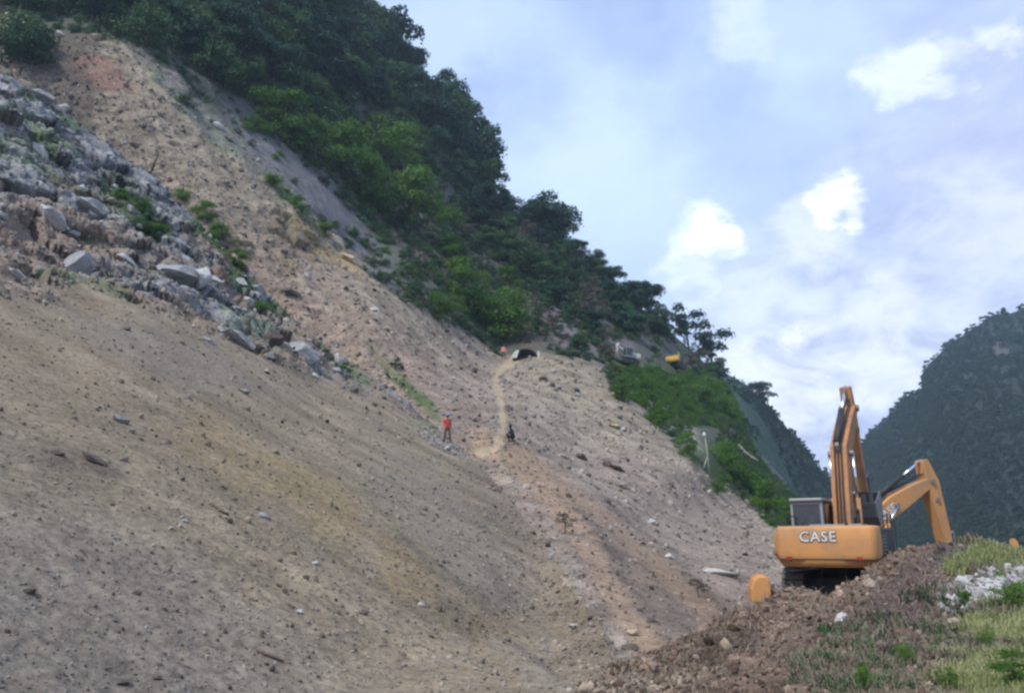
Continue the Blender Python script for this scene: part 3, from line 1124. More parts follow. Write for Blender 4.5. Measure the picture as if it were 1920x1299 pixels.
def scatter_px(poly, spacing, tries=6000, rnd=random):
    xs = [p[0] for p in poly]
    ys = [p[1] for p in poly]
    out = []
    for _ in range(tries):
        x, y = rnd.uniform(min(xs), max(xs)), rnd.uniform(min(ys), max(ys))
        if inside(x, y, poly) and all((x - a) ** 2 + (y - b) ** 2 > spacing ** 2 for a, b in out):
            out.append((x, y))
    return out


# ---- single plants one can name -------------------------------------------------
plant('airy', 'tree', 893, 330, 118, 'lone skyline tree with a leaning umbrella-shaped crown at the right end of the upper forest', 'tree')
plant('airy', 'tree', 858, 262, 100, 'small airy tree just uphill of the umbrella-shaped skyline tree', 'tree')
plant('airy', 'tree', 1336, 700, 100, 'skyline tree with an open spreading crown, standing apart at the lower end of the ridge', 'tree')
plant('airy', 'tree', 1292, 655, 88, 'thin-crowned skyline tree just uphill of the open spreading one', 'tree')
plant('dark', 'tree', 1428, 762, 46, 'small round tree lowest down the skyline, on the bluish spur', 'tree', wide=1.3, sheets=('far_spur',))
plant('dark', 'tree', 735, 110, 120, 'tall rounded tree at the top of the skyline where the forest leaves the frame', 'tree', wide=1.1)
plant('mid', 'tree', 835, 250, 110, 'dark tree on the skyline between the ragged crown and the small airy tree', 'tree', wide=1.1)
plant('dark', 'tree', 1030, 455, 96, 'dense dark tree bulging from the skyline halfway down the ridge', 'tree', wide=1.3)
plant('dark', 'tree', 1000, 440, 74, 'dark skyline tree left of the bulging one halfway down the ridge', 'tree', wide=1.2)
plant('dark', 'tree', 790, 165, 108, 'dark tree with a ragged crown standing on the skyline of the upper forest', 'tree', wide=1.25)
plant('mid', 'tree', 1148, 530, 82, 'rounded green skyline tree between the bulging dark tree and the lower ridge', 'tree', wide=1.3)
plant('dark', 'tree', 1215, 590, 84, 'dark skyline tree uphill of the two thin-crowned ones', 'tree', wide=1.2)

BR = 'bright green bushes above the slide'
for (x, y, h, lab) in [(530, 262, 92, 'uppermost bright green bush on the edge of the dark forest, above the grey scar'),
                       (590, 308, 88, 'bright green bush second down from the uppermost one'),
                       (655, 345, 100, 'broad bright green bush in the middle of the upper bush band'),
                       (715, 300, 84, 'bright green bush tucked against the dark forest, right in the upper band'),
                       (700, 392, 84, 'bright green bush on the lower edge of the upper band, over the grey scar'),
                       (765, 415, 92, 'large green bush low in the upper band'),
                       (820, 420, 60, 'green bush at the lower right end of the upper band'),
                       (480, 245, 44, 'small green bush at the upper left tip of the band, beside grey scree')]:
    plant('bush', 'bush', x, y + 4, h * 1.15, lab, 'bush', BR, wide=1.15)
BL = 'green bushes above the top of the fan'
for (x, y, h, lab) in [(850, 488, 48, 'small dark green bush highest in the lower group of bushes'),
                       (860, 560, 78, 'large green bush in the middle of the lower group'),
                       (905, 610, 66, 'bright green bush left of the round one above the shelter'),
                       (950, 636, 84, 'round bright green bush directly above the low grey shelter'),
                       (830, 598, 52, 'bright green bush at the left foot of the lower group'),
                       (955, 540, 44, 'small bush right of the lower group beside grey rubble')]:
    plant('bush', 'bush', x, y + 4, h * 1.15, lab, 'bush', BL, wide=1.15)
BF = 'green bushes beside the grey fan'
for (x, y, h, lab) in [(1168, 752, 50, 'dark green bush touching the top right edge of the grey fan'),
                       (1215, 742, 46, 'green bush below the pale digger'),
                       (1265, 748, 42, 'green bush below the yellow digger'),
                       (1320, 762, 58, 'green bush right of those below the yellow digger'),
                       (1360, 782, 50, 'green bush where the slope meets the bluish spur'),
                       (1240, 800, 34, 'small bush amid pale rubble at the fan edge'),
                       (1290, 850, 44, 'bush just left of the thin pale post'),
                       (1365, 890, 60, 'bushy green mass right of the thin pale post'),
                       (1400, 925, 66, 'broad green bush low on the fan edge'),
                       (1440, 965, 62, 'green bush left of the digger cab'),
                       (1475, 985, 50, 'green bush half hidden by the digger cab'),
                       (1345, 925, 40, 'small green bush at the fan edge below the pale post')]:
    plant('bush', 'bush', x, y, h, lab, 'bush', BF)

# ---- woods ----------------------------------------------------------------------
rt = random.Random(3)
up_poly = [(-40, -60), (640, -60), (700, 60), (770, 150), (880, 290), (925, 375), (870, 385), (800, 345), (735, 275), (600, 235), (500, 215), (430, 190), (340, 120), (200, 60), (60, 25), (-40, 20)]
pts = sorted(scatter_px(up_poly, 30, 5000, rt), key=lambda p: p[1])
for (x, y) in pts:
    edge = y > np.interp(x, [0, 340, 500, 735, 925], [0, 100, 190, 255, 360])
    k = rt.choice(['dark', 'dark', 'mid', 'mid', 'dark']) if not edge else rt.choice(['mid', 'dark', 'dullbush'])
    sk_ = x > 620 and y < np.interp(x, [620, 700, 770, 880, 925], [-40, 80, 170, 310, 395])
    tone = {'dark': 'dark green', 'mid': 'mid green', 'dullbush': 'low bushy'}[k]
    lo2 = np.interp(x, [0, 340, 500, 735, 925], [0, 100, 190, 255, 360])
    tier = 'on the lower forest fringe' if edge else ('on the skyline' if sk_ else ('in the middle forest' if y > lo2 - 85 else 'high in the forest'))
    place = ['above the left corner', 'above the slide head', 'above the grey scar', 'above the uppermost bright bush', 'above the broad bright bush', 'near the umbrella-shaped tree'][int(np.searchsorted([110, 270, 430, 570, 720], x))]
    lab = f'{tone} tree {tier}, {place}'
    plant(k, 'tree', x, y, rt.uniform(70, 118) * (.75 if edge else 1), lab, 'tree', 'trees of the upper forest', wide=rt.uniform(.95, 1.35))
mid_poly = [(935, 395), (1040, 445), (1160, 550), (1300, 668), (1380, 738), (1330, 730), (1240, 690), (1130, 640), (1020, 560), (940, 500), (880, 440), (860, 390)]
for (x, y) in sorted(scatter_px(mid_poly, 25, 5000, rt), key=lambda p: p[1]):
    if abs(x - 1265) < 40 and 640 < y < 735 or abs(x - 1175) < 40 and 640 < y < 720:
        continue
    sky_ = y < np.interp(x, [935, 1040, 1160, 1300, 1380], [395, 445, 550, 668, 738]) + 22
    k = rt.choice(['dark', 'mid', 'mid', 'dry', 'dullbush']) if not sky_ else rt.choice(['dark', 'mid', 'dark'])
    tone = {'dark': 'dark green', 'mid': 'mid green', 'dullbush': 'low bushy', 'dry': 'bare brownish'}[k]
    place = ['below the umbrella-shaped tree', 'below the bulging dark tree', 'below the rounded skyline tree', 'uphill of the pale excavator', 'near the open spreading tree'][int(np.searchsorted([980, 1075, 1160, 1250], x))]
    lab = f'{tone} tree ' + ('on the skyline of the middle ridge, ' if sky_ else 'on the middle slope, ') + place
    plant(k, 'tree', x, y, rt.uniform(42, 70), lab, 'tree', 'trees of the middle ridge', wide=rt.uniform(1., 1.4))
scrub_poly = [(760, 400), (860, 390), (960, 500), (1120, 630), (1190, 690), (1130, 680), (1040, 650), (990, 590), (900, 520), (820, 480), (740, 440)]
for (x, y) in scatter_px(scrub_poly, 30, 3000, rt):
    k = rt.choice(['dry', 'dry', 'dullbush', 'mid'])
    plant(k, 'shrub', x, y, rt.uniform(24, 44), ('grey-brown leafless shrub' if k == 'dry' else ('dull green shrub' if k == 'dullbush' else 'taller green shrub')) + ' on the middle slope, ' + ['above the lower bush group', 'right of the lower bush group', 'uphill of the shelter', 'between shelter and pale excavator'][int(np.searchsorted([860, 950, 1040], x))], 'shrub', 'shrubs of the middle slope', wide=1.2)
strip = [(640, 420), (740, 500), (860, 600), (930, 640), (900, 650), (800, 590), (690, 500), (610, 420)]
for (x, y) in scatter_px(strip, 26, 1500, rt):
    plant(rt.choice(['dry', 'dullbush']), 'shrub', x, y, rt.uniform(16, 30), 'small dull shrub on the strip beside the slide, ' + ['below the grey scar', 'below the ochre outcrop', 'left of the lower bush group', 'above the top of the footpath'][int(np.searchsorted([690, 770, 860], x))], 'shrub', 'shrubs beside the slide', wide=1.3)
plant('mid', 'bush', 40, 130, 90, 'olive green bush at the left edge of the frame, above the grey rock', 'bush', wide=1.2)
plant('dullbush', 'bush', 10, 100, 80, 'dark bush cut by the left edge of the frame, below the wood', 'bush', wide=1.2)
for (x, y, h, k) in [(700, 205, 22, 'dullbush')]:
    pass
WEED = 'weeds on the rock rib and the slide'
for (x, y, h, lab) in [(350, 200, 26, 'small dark bush on the upper slide near the grey strip'), (345, 375, 30, 'yellow-green weed clump on the crest of the grey rock'),
                       (385, 415, 40, 'green bush on the crest of the grey rock, below the yellow-green clump'), (415, 460, 42, 'dark green bush further down the crest of the grey rock'),
                       (445, 500, 36, 'green weeds at the lower end of the crest bushes'), (265, 400, 28, 'low green weeds in the middle of the grey rock'), (290, 435, 26, 'green weeds low in the middle of the grey rock'),
                       (225, 375, 22, 'small weed tuft at the left of the green patch on the rock'), (490, 590, 26, 'green weeds beside the lower grey rock'),
                       (510, 350, 26, 'weeds at the top of the green strip in the slide'), (560, 395, 30, 'weeds in the middle of the green strip in the slide'), (610, 440, 26, 'weeds at the foot of the green strip in the slide'),
                       (640, 700, 22, 'low weeds below the pale rocks of the rib'), (740, 690, 18, 'weed tuft on the edge of the gully')]:
    plant('bush' if 'green' in lab else 'dullbush', 'weed_clump', x, y, h, lab, 'weeds', WEED, wide=1.3)


# ================================================================== GROUND COVER AND FAR FOREST (instances over points)
def gn_scatter(name, P, scales, source, label, rng):
    me = bpy.data.meshes.new(name)
    me.vertices.add(len(P))
    me.vertices.foreach_set('co', P.astype(np.float32).ravel())
    a = me.attributes.new('size', 'FLOAT', 'POINT')
    a.data.foreach_set('value', scales.astype(np.float32))
    b = me.attributes.new('turn', 'FLOAT_VECTOR', 'POINT')
    rv = np.zeros((len(P), 3), np.float32)
    rv[:, 2] = rng.uniform(0, 6.28, len(P))
    rv[:, 0] = rng.uniform(-.2, .2, len(P))
    b.data.foreach_set('vector', rv.ravel())
    o = bpy.data.objects.new(name, me)
    COL.objects.link(o)
    tag(o, label, name.split('.')[0].replace('_', ' '), kind='stuff')
    ng = bpy.data.node_groups.new(name, 'GeometryNodeTree')
    ng.interface.new_socket('Geometry', in_out='INPUT', socket_type='NodeSocketGeometry')
    ng.interface.new_socket('Geometry', in_out='OUTPUT', socket_type='NodeSocketGeometry')
    gi = ng.nodes.new('NodeGroupInput')
    go = ng.nodes.new('NodeGroupOutput')
    iop = ng.nodes.new('GeometryNodeInstanceOnPoints')
    oi = ng.nodes.new('GeometryNodeObjectInfo')
    oi.transform_space = 'ORIGINAL'
    oi.inputs['Object'].default_value = source
    s_ = ng.nodes.new('GeometryNodeInputNamedAttribute')
    s_.data_type = 'FLOAT'
    s_.inputs['Name'].default_value = 'size'
    t_ = ng.nodes.new('GeometryNodeInputNamedAttribute')
    t_.data_type = 'FLOAT_VECTOR'
    t_.inputs['Name'].default_value = 'turn'
    ng.links.new(gi.outputs[0], iop.inputs['Points'])
    ng.links.new(oi.outputs['Geometry'], iop.inputs['Instance'])
    ng.links.new(s_.outputs['Attribute'], iop.inputs['Scale'])
    ng.links.new(t_.outputs['Attribute'], iop.inputs['Rotation'])
    ng.links.new(iop.outputs[0], go.inputs[0])
    m = o.modifiers.new('scatter', 'NODES')
    m.node_group = ng
    return o


def find_crown(keymesh):
    for o in bpy.data.objects:
        if o.data == keymesh and o.type == 'MESH':
            return o


def first_placed(key):
    for cm, tm in KINDS[key]:
        o = find_crown(cm)
        if o:
            return o


S = SHEETS['hillside']
vw = veg_w(S['px'], S['py'], S['P'])
offp = (S['py'] < 1100)
idx = np.where((vw > .6) & offp & (S['px'] > -100))[0]
rng = np.random.default_rng(11)


def pick(idx, n):
    return rng.choice(idx, min(n, len(idx)), replace=False)


def keepout(i, boxes, S):
    m = np.ones(len(i), bool)
    for (x0, y0, x1, y1) in boxes:
        m &= ~((S['px'][i] > x0) & (S['px'][i] < x1) & (S['py'][i] > y0) & (S['py'][i] < y1))
    return i[m]


KO = [(935, 640, 1030, 680), (1150, 640, 1205, 690), (1240, 655, 1300, 700), (1300, 800, 1345, 905)]
for k, (key, n, s0, s1) in enumerate([('dullbush', 3600, 10, 24), ('dry', 2600, 9, 22), ('bush', 1900, 9, 20)]):
    ii = keepout(pick(idx, n), KO, S)
    X, Yy = S['px'][ii], S['py'][ii]
    scar = (np.abs(Yy - (330 + (X - 560) * 1.03)) < 30) & (X < 760) & (X > 300)
    lowr = (X > 1130)
    if key == 'bush':
        ii = ii[lowr | (rng.random(len(ii)) < .22)]
    else:
        grassy = (X > 1165) & (X < 1400) & (Yy > 695) & (Yy < 790)
        ii = ii[(~scar | (rng.random(len(ii)) < .12)) & (~grassy | (rng.random(len(ii)) < .25))]
    dist = S['P'][ii][:, 1]
    gn_scatter('undergrowth', S['P'][ii] - np.array([0, 0, .2]), rng.uniform(s0, s1, len(ii)) * dist / F_PX, first_placed(key),
               ['low dull green undergrowth covering the wooded hillside', 'dry brownish undergrowth covering the wooded hillside', 'fresh green undergrowth beside the grey fan'][k], rng)
gz = np.where((S['px'] > 1160) & (S['px'] < 1410) & (S['py'] > 690) & (S['py'] < 800) & (vw > .5) & (seg_dist(S['px'], S['py'], [(1330, 810), (1330, 900)]) > 14))[0]
ii = keepout(pick(gz, 1300), KO, S)
gn_scatter('green_scrub', S['P'][ii] - np.array([0, 0, .3]), rng.uniform(8, 17, len(ii)) * S['P'][ii][:, 1] / F_PX, first_placed('bush'), 'bright green grassy scrub on the bank below the two small excavators', rng)
S = SHEETS['far_spur']
KINDS['far'] = []
cm, bl = crown_mesh('crown', 1., .5, 9, 420, .075, M_far_leaf, 5, .1)
KINDS['far'].append((cm, trunk_mesh('trunk', 1., .03, bl, M_bark, 3)))
t = None
ft = plant('far', 'tree', 1478, 830, 26, 'small dark tree on the skyline of the bluish far spur', 'tree', sheets=('far_spur',))
src = [c for c in ft.children if c.name.startswith('crown')][0]
al = seg_dist(S['px'], S['py'], [(1318, 762), (1380, 830), (1450, 900), (1490, 945)])
tq = (S['px'] - 1318) - (S['py'] - 762) * .94
idx = np.where((al > 16) & ((tq > 80) | (fbm(S['P'] * .04, 3, 105) > .06)))[0]
ii = pick(idx, 1500)
gn_scatter('far_woods', S['P'][ii] - np.array([0, 0, .5]), rng.uniform(6, 15, len(ii)) * S['P'][ii][:, 1] / F_PX, src, 'dark bluish woods covering the far spur on the left', rng)
S = SHEETS['right_mountain']
idx = np.where((S['px'] < 2150) & (seg_dist(S['px'], S['py'], [(1865, 652), (1890, 658)]) > 3))[0]
ii = pick(idx, 7000)
gn_scatter('mountain_forest', S['P'][ii] - np.array([0, 0, 1.]), rng.uniform(7, 17, len(ii)) * S['P'][ii][:, 1] / F_PX, src, 'dense dark forest covering the mountain across the valley', rng)

# ================================================================== LOOSE STONES


def ico():
    t = (1 + 5 ** .5) / 2
    v = np.array([(-1, t, 0), (1, t, 0), (-1, -t, 0), (1, -t, 0), (0, -1, t), (0, 1, t), (0, -1, -t), (0, 1, -t), (t, 0, -1), (t, 0, 1), (-t, 0, -1), (-t, 0, 1)], float)
    v /= np.linalg.norm(v[0])
    f = np.array([(0, 11, 5), (0, 5, 1), (0, 1, 7), (0, 7, 10), (0, 10, 11), (1, 5, 9), (5, 11, 4), (11, 10, 2), (10, 7, 6), (7, 1, 8), (3, 9, 4), (3, 4, 2), (3, 2, 6), (3, 6, 8), (3, 8, 9), (4, 9, 5), (2, 4, 11), (6, 2, 10), (8, 6, 7), (9, 8, 1)])
    return v, f


IV, IF = ico()


def stones(name, sheet_name, idx, px_sizes, colfun, label, rng, maxsize=.8):
    S = SHEETS[sheet_name]
    P = S['P'][idx]
    n = len(idx)
    sz = np.minimum(px_sizes * P[:, 1] / F_PX * .5, maxsize)
    V = IV[None] * (1 + rng.uniform(-.32, .32, (n, 12, 1)))
    ax = rng.uniform(.55, 1.3, (n, 1, 3))
    V = V * ax * sz[:, None, None]
    a = rng.uniform(0, 6.28, n)
    b = rng.uniform(0, 6.28, n)
    ca, sa, cb, sb = np.cos(a), np.sin(a), np.cos(b), np.sin(b)
    Rz = np.zeros((n, 3, 3))
    Rz[:, 0, 0], Rz[:, 0, 1], Rz[:, 1, 0], Rz[:, 1, 1], Rz[:, 2, 2] = ca, -sa, sa, ca, 1
    Rx = np.zeros((n, 3, 3))
    Rx[:, 1, 1], Rx[:, 1, 2], Rx[:, 2, 1], Rx[:, 2, 2], Rx[:, 0, 0] = cb, -sb, sb, cb, 1
    V = np.einsum('nij,njk,nlk->nli', Rz, Rx, V) + P[:, None] + S['N'][idx][:, None] * sz[:, None, None] * rng.uniform(-.1, .5, (n, 1, 1))
    Fq = (IF[None] + 12 * np.arange(n)[:, None, None]).reshape(-1, 3)
    C = np.clip(colfun(S['C'][idx], rng, n), .02, .75)
    o = mesh_np(name, V.reshape(-1, 3), Fq, M_stone, np.repeat(C, 12, 0), smooth=False)
    tag(o, label, name.split('.')[0].replace('_', ' '), kind='stuff')
    return o


def col_mix(light, dark, pl=.2, pd=.25, sat=.65):
    def f(C, rng, n):
        k = rng.uniform(.6, 1.5, (n, 1))
        r = rng.random((n, 1))
        g = C.mean(1, keepdims=True)
        base = (C * sat + g * (1 - sat)) * k
        base = np.where(r < pl, base * 0 + np.array(light) * rng.uniform(.7, 1.15, (n, 1)), base)
        return np.where(r > 1 - pd, base * 0 + np.array(dark) * rng.uniform(.6, 1.3, (n, 1)), base)
    return f


def onscreen(S):
    return (S['px'] > -40) & (S['px'] < 1960) & (S['py'] > -20) & (S['py'] < 1340)


S = SHEETS['talus_slope']
ok = onscreen(S)
rw = rock_w(S['px'], S['py'], S['P'])
i1 = rng.choice(np.where(ok & (rw < .5))[0], 13000)
i1 = rng.permutation(i1)
stones('scree_stones', 'talus_slope', i1, np.clip(rng.lognormal(1.1, .55, len(i1)), 1.2, 13), col_mix((.30, .28, .25), (.115, .092, .072), .08, .15), 'small grey and tan stones strewn over the near scree', rng)
i1 = rng.choice(np.where(ok & (rw > .25))[0], 6000)
stones('rock_rubble', 'talus_slope', i1, np.clip(rng.lognormal(1.35, .55, len(i1)), 2, 18), col_mix((.40, .39, .37), (.11, .105, .10), .12, .12), 'broken blue-grey rubble covering the rock rib', rng, 1.0)
S = SHEETS['hillside']
ok = onscreen(S) & (veg_w(S['px'], S['py'], S['P']) < .5) & (seg_dist(S['px'], S['py'], PATH) > 7)
i1 = rng.choice(np.where(ok)[0], 12000)
stones('slide_stones', 'hillside', i1, np.clip(rng.lognormal(1.3, .55, len(i1)), 1.5, 16), col_mix((.36, .33, .29), (.12, .092, .075), .14, .14), 'stones strewn over the landslide chute and the grey fan', rng)
S = SHEETS['mud_ground']
ok = onscreen(S)
rightw = sstep(S['px'] + (S['py'] - 1100) * .12, 1750, 1850)
i1 = rng.choice(np.where(ok & (rightw < .5))[0], 9000)
stones('mud_clods', 'mud_ground', i1, np.clip(rng.lognormal(1.55, .55, len(i1)), 2, 20), col_mix((.30, .25, .20), (.085, .055, .040), .03, .28, 1.0), 'brown clods and small stones heaped in front of the diggers', rng, .4)
ok2 = onscreen(S) & (seg_dist(S['px'], S['py'], [(1790, 1125), (1850, 1105), (1930, 1080)]) < 34)
i1 = rng.choice(np.where(ok2)[0], 900)
stones('pale_rubble', 'mud_ground', i1, np.clip(rng.lognormal(2.1, .45, len(i1)), 2, 20), col_mix((.42, .41, .39), (.14, .13, .12), .5, .2), 'small pale rubble between the white stones on the verge', rng, .4)

# ---- boulders one by one ---------------------------------------------------------
M_boul = {'pale': plain_mat('pale_rock', (.47, .465, .45), .95, dirt=(.27, .24, .20), dirt_amt=.7, scale=3, bump=.6, spec=.1),
          'blue': plain_mat('blue_grey_rock', (.30, .305, .31), .95, dirt=(.17, .15, .125), dirt_amt=.8, scale=2.5, bump=.6, spec=.1),
          'tan': plain_mat('tan_rock', (.42, .34, .24), .95, dirt=(.22, .17, .12), dirt_amt=.6, scale=3, bump=.6, spec=.1),
          'dark': plain_mat('dark_rock', (.115, .095, .08), .95, dirt=(.07, .058, .05), dirt_amt=.6, scale=3, bump=.6, spec=.1)}


def boulder_mesh(seed):
    rng_ = np.random.default_rng(seed)
    V, Fq = IV.copy(), IF
    for _ in range(2):
        mid = {}
        vs = list(V)
        nf = []
        for a, b, c in Fq:
            ids = []
            for (p, q) in ((a, b), (b, c), (c, a)):
                k = (min(p, q), max(p, q))
                if k not in mid:
                    mid[k] = len(vs)
                    m = vs[p] + vs[q]
                    vs.append(m / np.linalg.norm(m))
                ids.append(mid[k])
            nf += [(a, ids[0], ids[2]), (b, ids[1], ids[0]), (c, ids[2], ids[1]), (ids[0], ids[1], ids[2])]
        V, Fq = np.array(vs), np.array(nf)
    for _ in range(11):                    # cut flat faces off the ball
        d = rng_.normal(size=3)
        d /= np.linalg.norm(d)
        c = rng_.uniform(.5, .82)
        t = V @ d
        V = V - np.maximum(t - c, 0)[:, None] * d
    V = V * (1 + fbm(V * 2.2 + seed, 3, seed)[:, None] * .35)
    return V, Fq


BM = [boulder_mesh(200 + k) for k in range(7)]
BME = {}


def boulder(px, py, wpx, hpx, mat, label, group=None, sheets=('talus_slope', 'hillside', 'mud_ground'), tilt=0.):
    h = hit(px, py, sheets)
    if h is None:
        return
    loc, nor, dist = h
    k = random.randrange(7)
    if (k, mat) not in BME:
        me = bpy.data.meshes.new('boulder')
        me.from_pydata(BM[k][0].tolist(), [], BM[k][1].tolist())
        me.materials.append(M_boul[mat])
        me.update()
        BME[(k, mat)] = me
    o = bpy.data.objects.new('boulder', BME[(k, mat)])
    COL.objects.link(o)
    s = dist / F_PX * .58
    o.location = loc + nor * hpx * s * .25
    o.scale = (wpx * s, (wpx + hpx) * .5 * s, hpx * s)
    o.rotation_euler = (random.uniform(-.4, .4), R(tilt) + random.uniform(-.2, .2), random.uniform(0, .6))
    return tag(o, label, 'boulder', group)


for (x, y, w, h, m, lab, tl) in [
    (110, 412, 60, 34, 'pale', 'long pale boulder lying aslant low on the left of the grey rock', 40),
    (170, 395, 60, 44, 'blue', 'broad blue-grey block right of the long pale boulder', 20),
    (155, 505, 36, 80, 'blue', 'tall upright grey slab above the near scree', 25),
    (345, 520, 90, 50, 'blue', 'wide grey rock mass beneath the green weeds', 15),
    (375, 525, 36, 44, 'pale', 'whitish block at the right end of the wide grey rock mass', 10),
    (70, 185, 50, 30, 'blue', 'grey block near the top of the rock rib', 10),
    (120, 205, 24, 20, 'pale', 'small pale block near the top of the rock rib', 0),
    (30, 515, 28, 16, 'pale', 'small white rock near the left edge above the scree', 20),
    (240, 490, 36, 18, 'pale', 'flat pale rock in the middle of the rib', 35),
    (440, 640, 80, 40, 'blue', 'grey rock at the foot of the rib, left of the dark hollow', 25),
    (510, 640, 34, 36, 'dark', 'dark rock in the hollow between two grey masses at the foot of the rib', 0),
    (570, 665, 56, 46, 'blue', 'large grey rock right of the dark hollow', 10),
    (632, 680, 22, 30, 'pale', 'pale upright rock at the right end of the lower grey rocks', 0),
    (590, 706, 12, 14, 'pale', 'small white stone on the weeds below the lower grey rocks', 0),
    (180, 72, 18, 12, 'tan', 'tan boulder perched at the very top of the slide', 0),
    (410, 240, 22, 12, 'pale', 'pale stone on the grey strip high in the slide', 20),
    (455, 455, 34, 18, 'tan', 'tan block left of the ochre outcrop', 15),
    (660, 490, 34, 18, 'tan', 'yellowish rock at the lower tip of the ochre outcrop', 30),
    (575, 520, 10, 16, 'pale', 'small white stone below the ochre outcrop', 0),
    (545, 552, 34, 16, 'dark', 'dark grey flat rock in the slide below the ochre outcrop', 10),
    (700, 582, 20, 12, 'pale', 'pale stone in the mauve scree of the slide', 0),
    (735, 728, 20, 16, 'tan', 'tan stone on the gully edge above the man in red', 0),
    (1082, 742, 14, 10, 'pale', 'small white stone high on the grey fan', 0),
    (1080, 733, 12, 10, 'dark', 'small dark stone touching the white one high on the grey fan', 0),
    (1020, 712, 16, 14, 'dark', 'dark stone left of the white one on the upper fan', 0),
    (1090, 860, 22, 16, 'dark', 'dark brown rock in the middle of the grey fan', 10),
    (1150, 800, 26, 10, 'tan', 'tan stone in the middle of the grey fan', 10),
    (1160, 882, 34, 9, 'dark', 'long dark lump lying aslant on the grey fan', 30),
    (1165, 912, 30, 14, 'tan', 'pale tan stone below the long dark lump', 0),
    (1350, 1075, 60, 14, 'pale', 'long whitish rock at the foot of the fan, left of the orange drum', 15),
    (1255, 1045, 16, 14, 'pale', 'small white rock at the foot of the fan', 0),
    (1220, 980, 16, 12, 'pale', 'pale stone near the lower middle of the fan', 0),
    (1577, 1162, 24, 16, 'pale', 'whitish stone on the brown heap below the digger', -50),
    (1748, 1098, 14, 10, 'pale', 'small whitish stone on the dark right flank of the heap', 0),
    (1360, 1215, 16, 34, 'tan', 'upright pale tan rock at the left foot of the heap', 0),
    (1190, 1190, 30, 16, 'tan', 'tan rock beside the track at the bottom of the gully', 10),
    (1080, 1175, 24, 12, 'pale', 'pale stone at the right edge of the near scree', 20),
    (1225, 1165, 26, 12, 'dark', 'dark brown clod where the track reaches the heap', 10),
    (1180, 1216, 30, 14, 'dark', 'dark brown clod left of the foot of the track', 0),
    (225, 790, 34, 12, 'blue', 'flat bluish stone on the near scree', 10), (455, 735, 22, 10, 'blue', 'small bluish stone on the near scree below the rib', 10),
    (495, 970, 22, 14, 'blue', 'bluish stone in the middle of the near scree', 10), (590, 1056, 12, 8, 'pale', 'small white stone in the middle of the near scree', 0),
    (345, 977, 10, 8, 'pale', 'tiny white stone on the left of the near scree', 0), (560, 1148, 14, 10, 'pale', 'whitish stone on the lower near scree', 0),
    (790, 1135, 14, 9, 'pale', 'whitish stone low on the right of the near scree', 0), (230, 1280, 24, 14, 'dark', 'dark stone at the bottom edge of the near scree', 0),
    (295, 1272, 18, 12, 'dark', 'dark stone right of the other dark one at the bottom edge', 0), (55, 1110, 20, 12, 'dark', 'dark stone low at the left edge of the near scree', 0),
    (680, 1150, 20, 8, 'dark', 'dark flat stone low in the middle of the near scree', 0),
    (105, 850, 24, 10, 'dark', 'reddish dark stone at the left of the near scree', 15), (175, 862, 50, 14, 'dark', 'long dark lump beside the reddish one on the near scree', 20),
]:
    boulder(x, y, w, h, m, lab, tilt=tl)
# white stones of the verge
rs = random.Random(12)
WS = [(1782, 1125, 22, 20), (1814, 1118, 14, 20), (1850, 1092, 22, 12), (1872, 1088, 20, 12), (1905, 1072, 22, 10), (1840, 1100, 14, 10), (1900, 1085, 20, 10), (1855, 1130, 26, 14), (1798, 1095, 24, 12),
      (1868, 1072, 18, 8), (1828, 1128, 14, 10), (1885, 1105, 14, 10), (1840, 1250, 20, 14), (1822, 1255, 14, 10), (1845, 1262, 12, 8), (1880, 1210, 14, 8), (1835, 1172, 16, 6)]
WL = {0: 'round white stone at the left end of the stone pile', 4: 'white stone at the upper right end of the stone pile', 7: 'largest white block low in the stone pile', 12: 'white stone alone in the grass below the stone pile'}
for k, (x, y, w, h) in enumerate(WS):
    boulder(x, y, w, h, 'pale', WL.get(k, 'white stone in the pile on the grassy verge' if y < 1150 else 'white stone lying in the grass below the pile'), 'white stones of the verge', ('mud_ground',))
for _ in range(34):                        # blocks breaking out of the rock rib
    x = rs.uniform(0, 700)
    yc = np.interp(x, [0, 150, 300, 450, 600, 720], [330, 390, 450, 560, 665, 720])
    y = rs.gauss(yc, 60 if x < 450 else 25)
    if y < np.interp(x, [p[0] for p in talus_top], [p[1] for p in talus_top]) + 18:
        continue
    mt_ = rs.choice(['blue', 'blue', 'blue', 'pale'])
    boulder(x, y, rs.uniform(12, 30), rs.uniform(9, 22), mt_,
            'angular %s block in the rock rib, %s' % ({'blue': 'blue-grey', 'pale': 'pale'}[mt_], ['at the left frame edge', 'near the long pale boulder', 'around the green weed patch', 'beside the wide grey rock mass', 'at its lower end'][int(np.searchsorted([90, 210, 330, 450], x))]), 'blocks of the rock rib', ('talus_slope',), tilt=rs.uniform(0, 50))

# ================================================================== GRASS, TWIGS


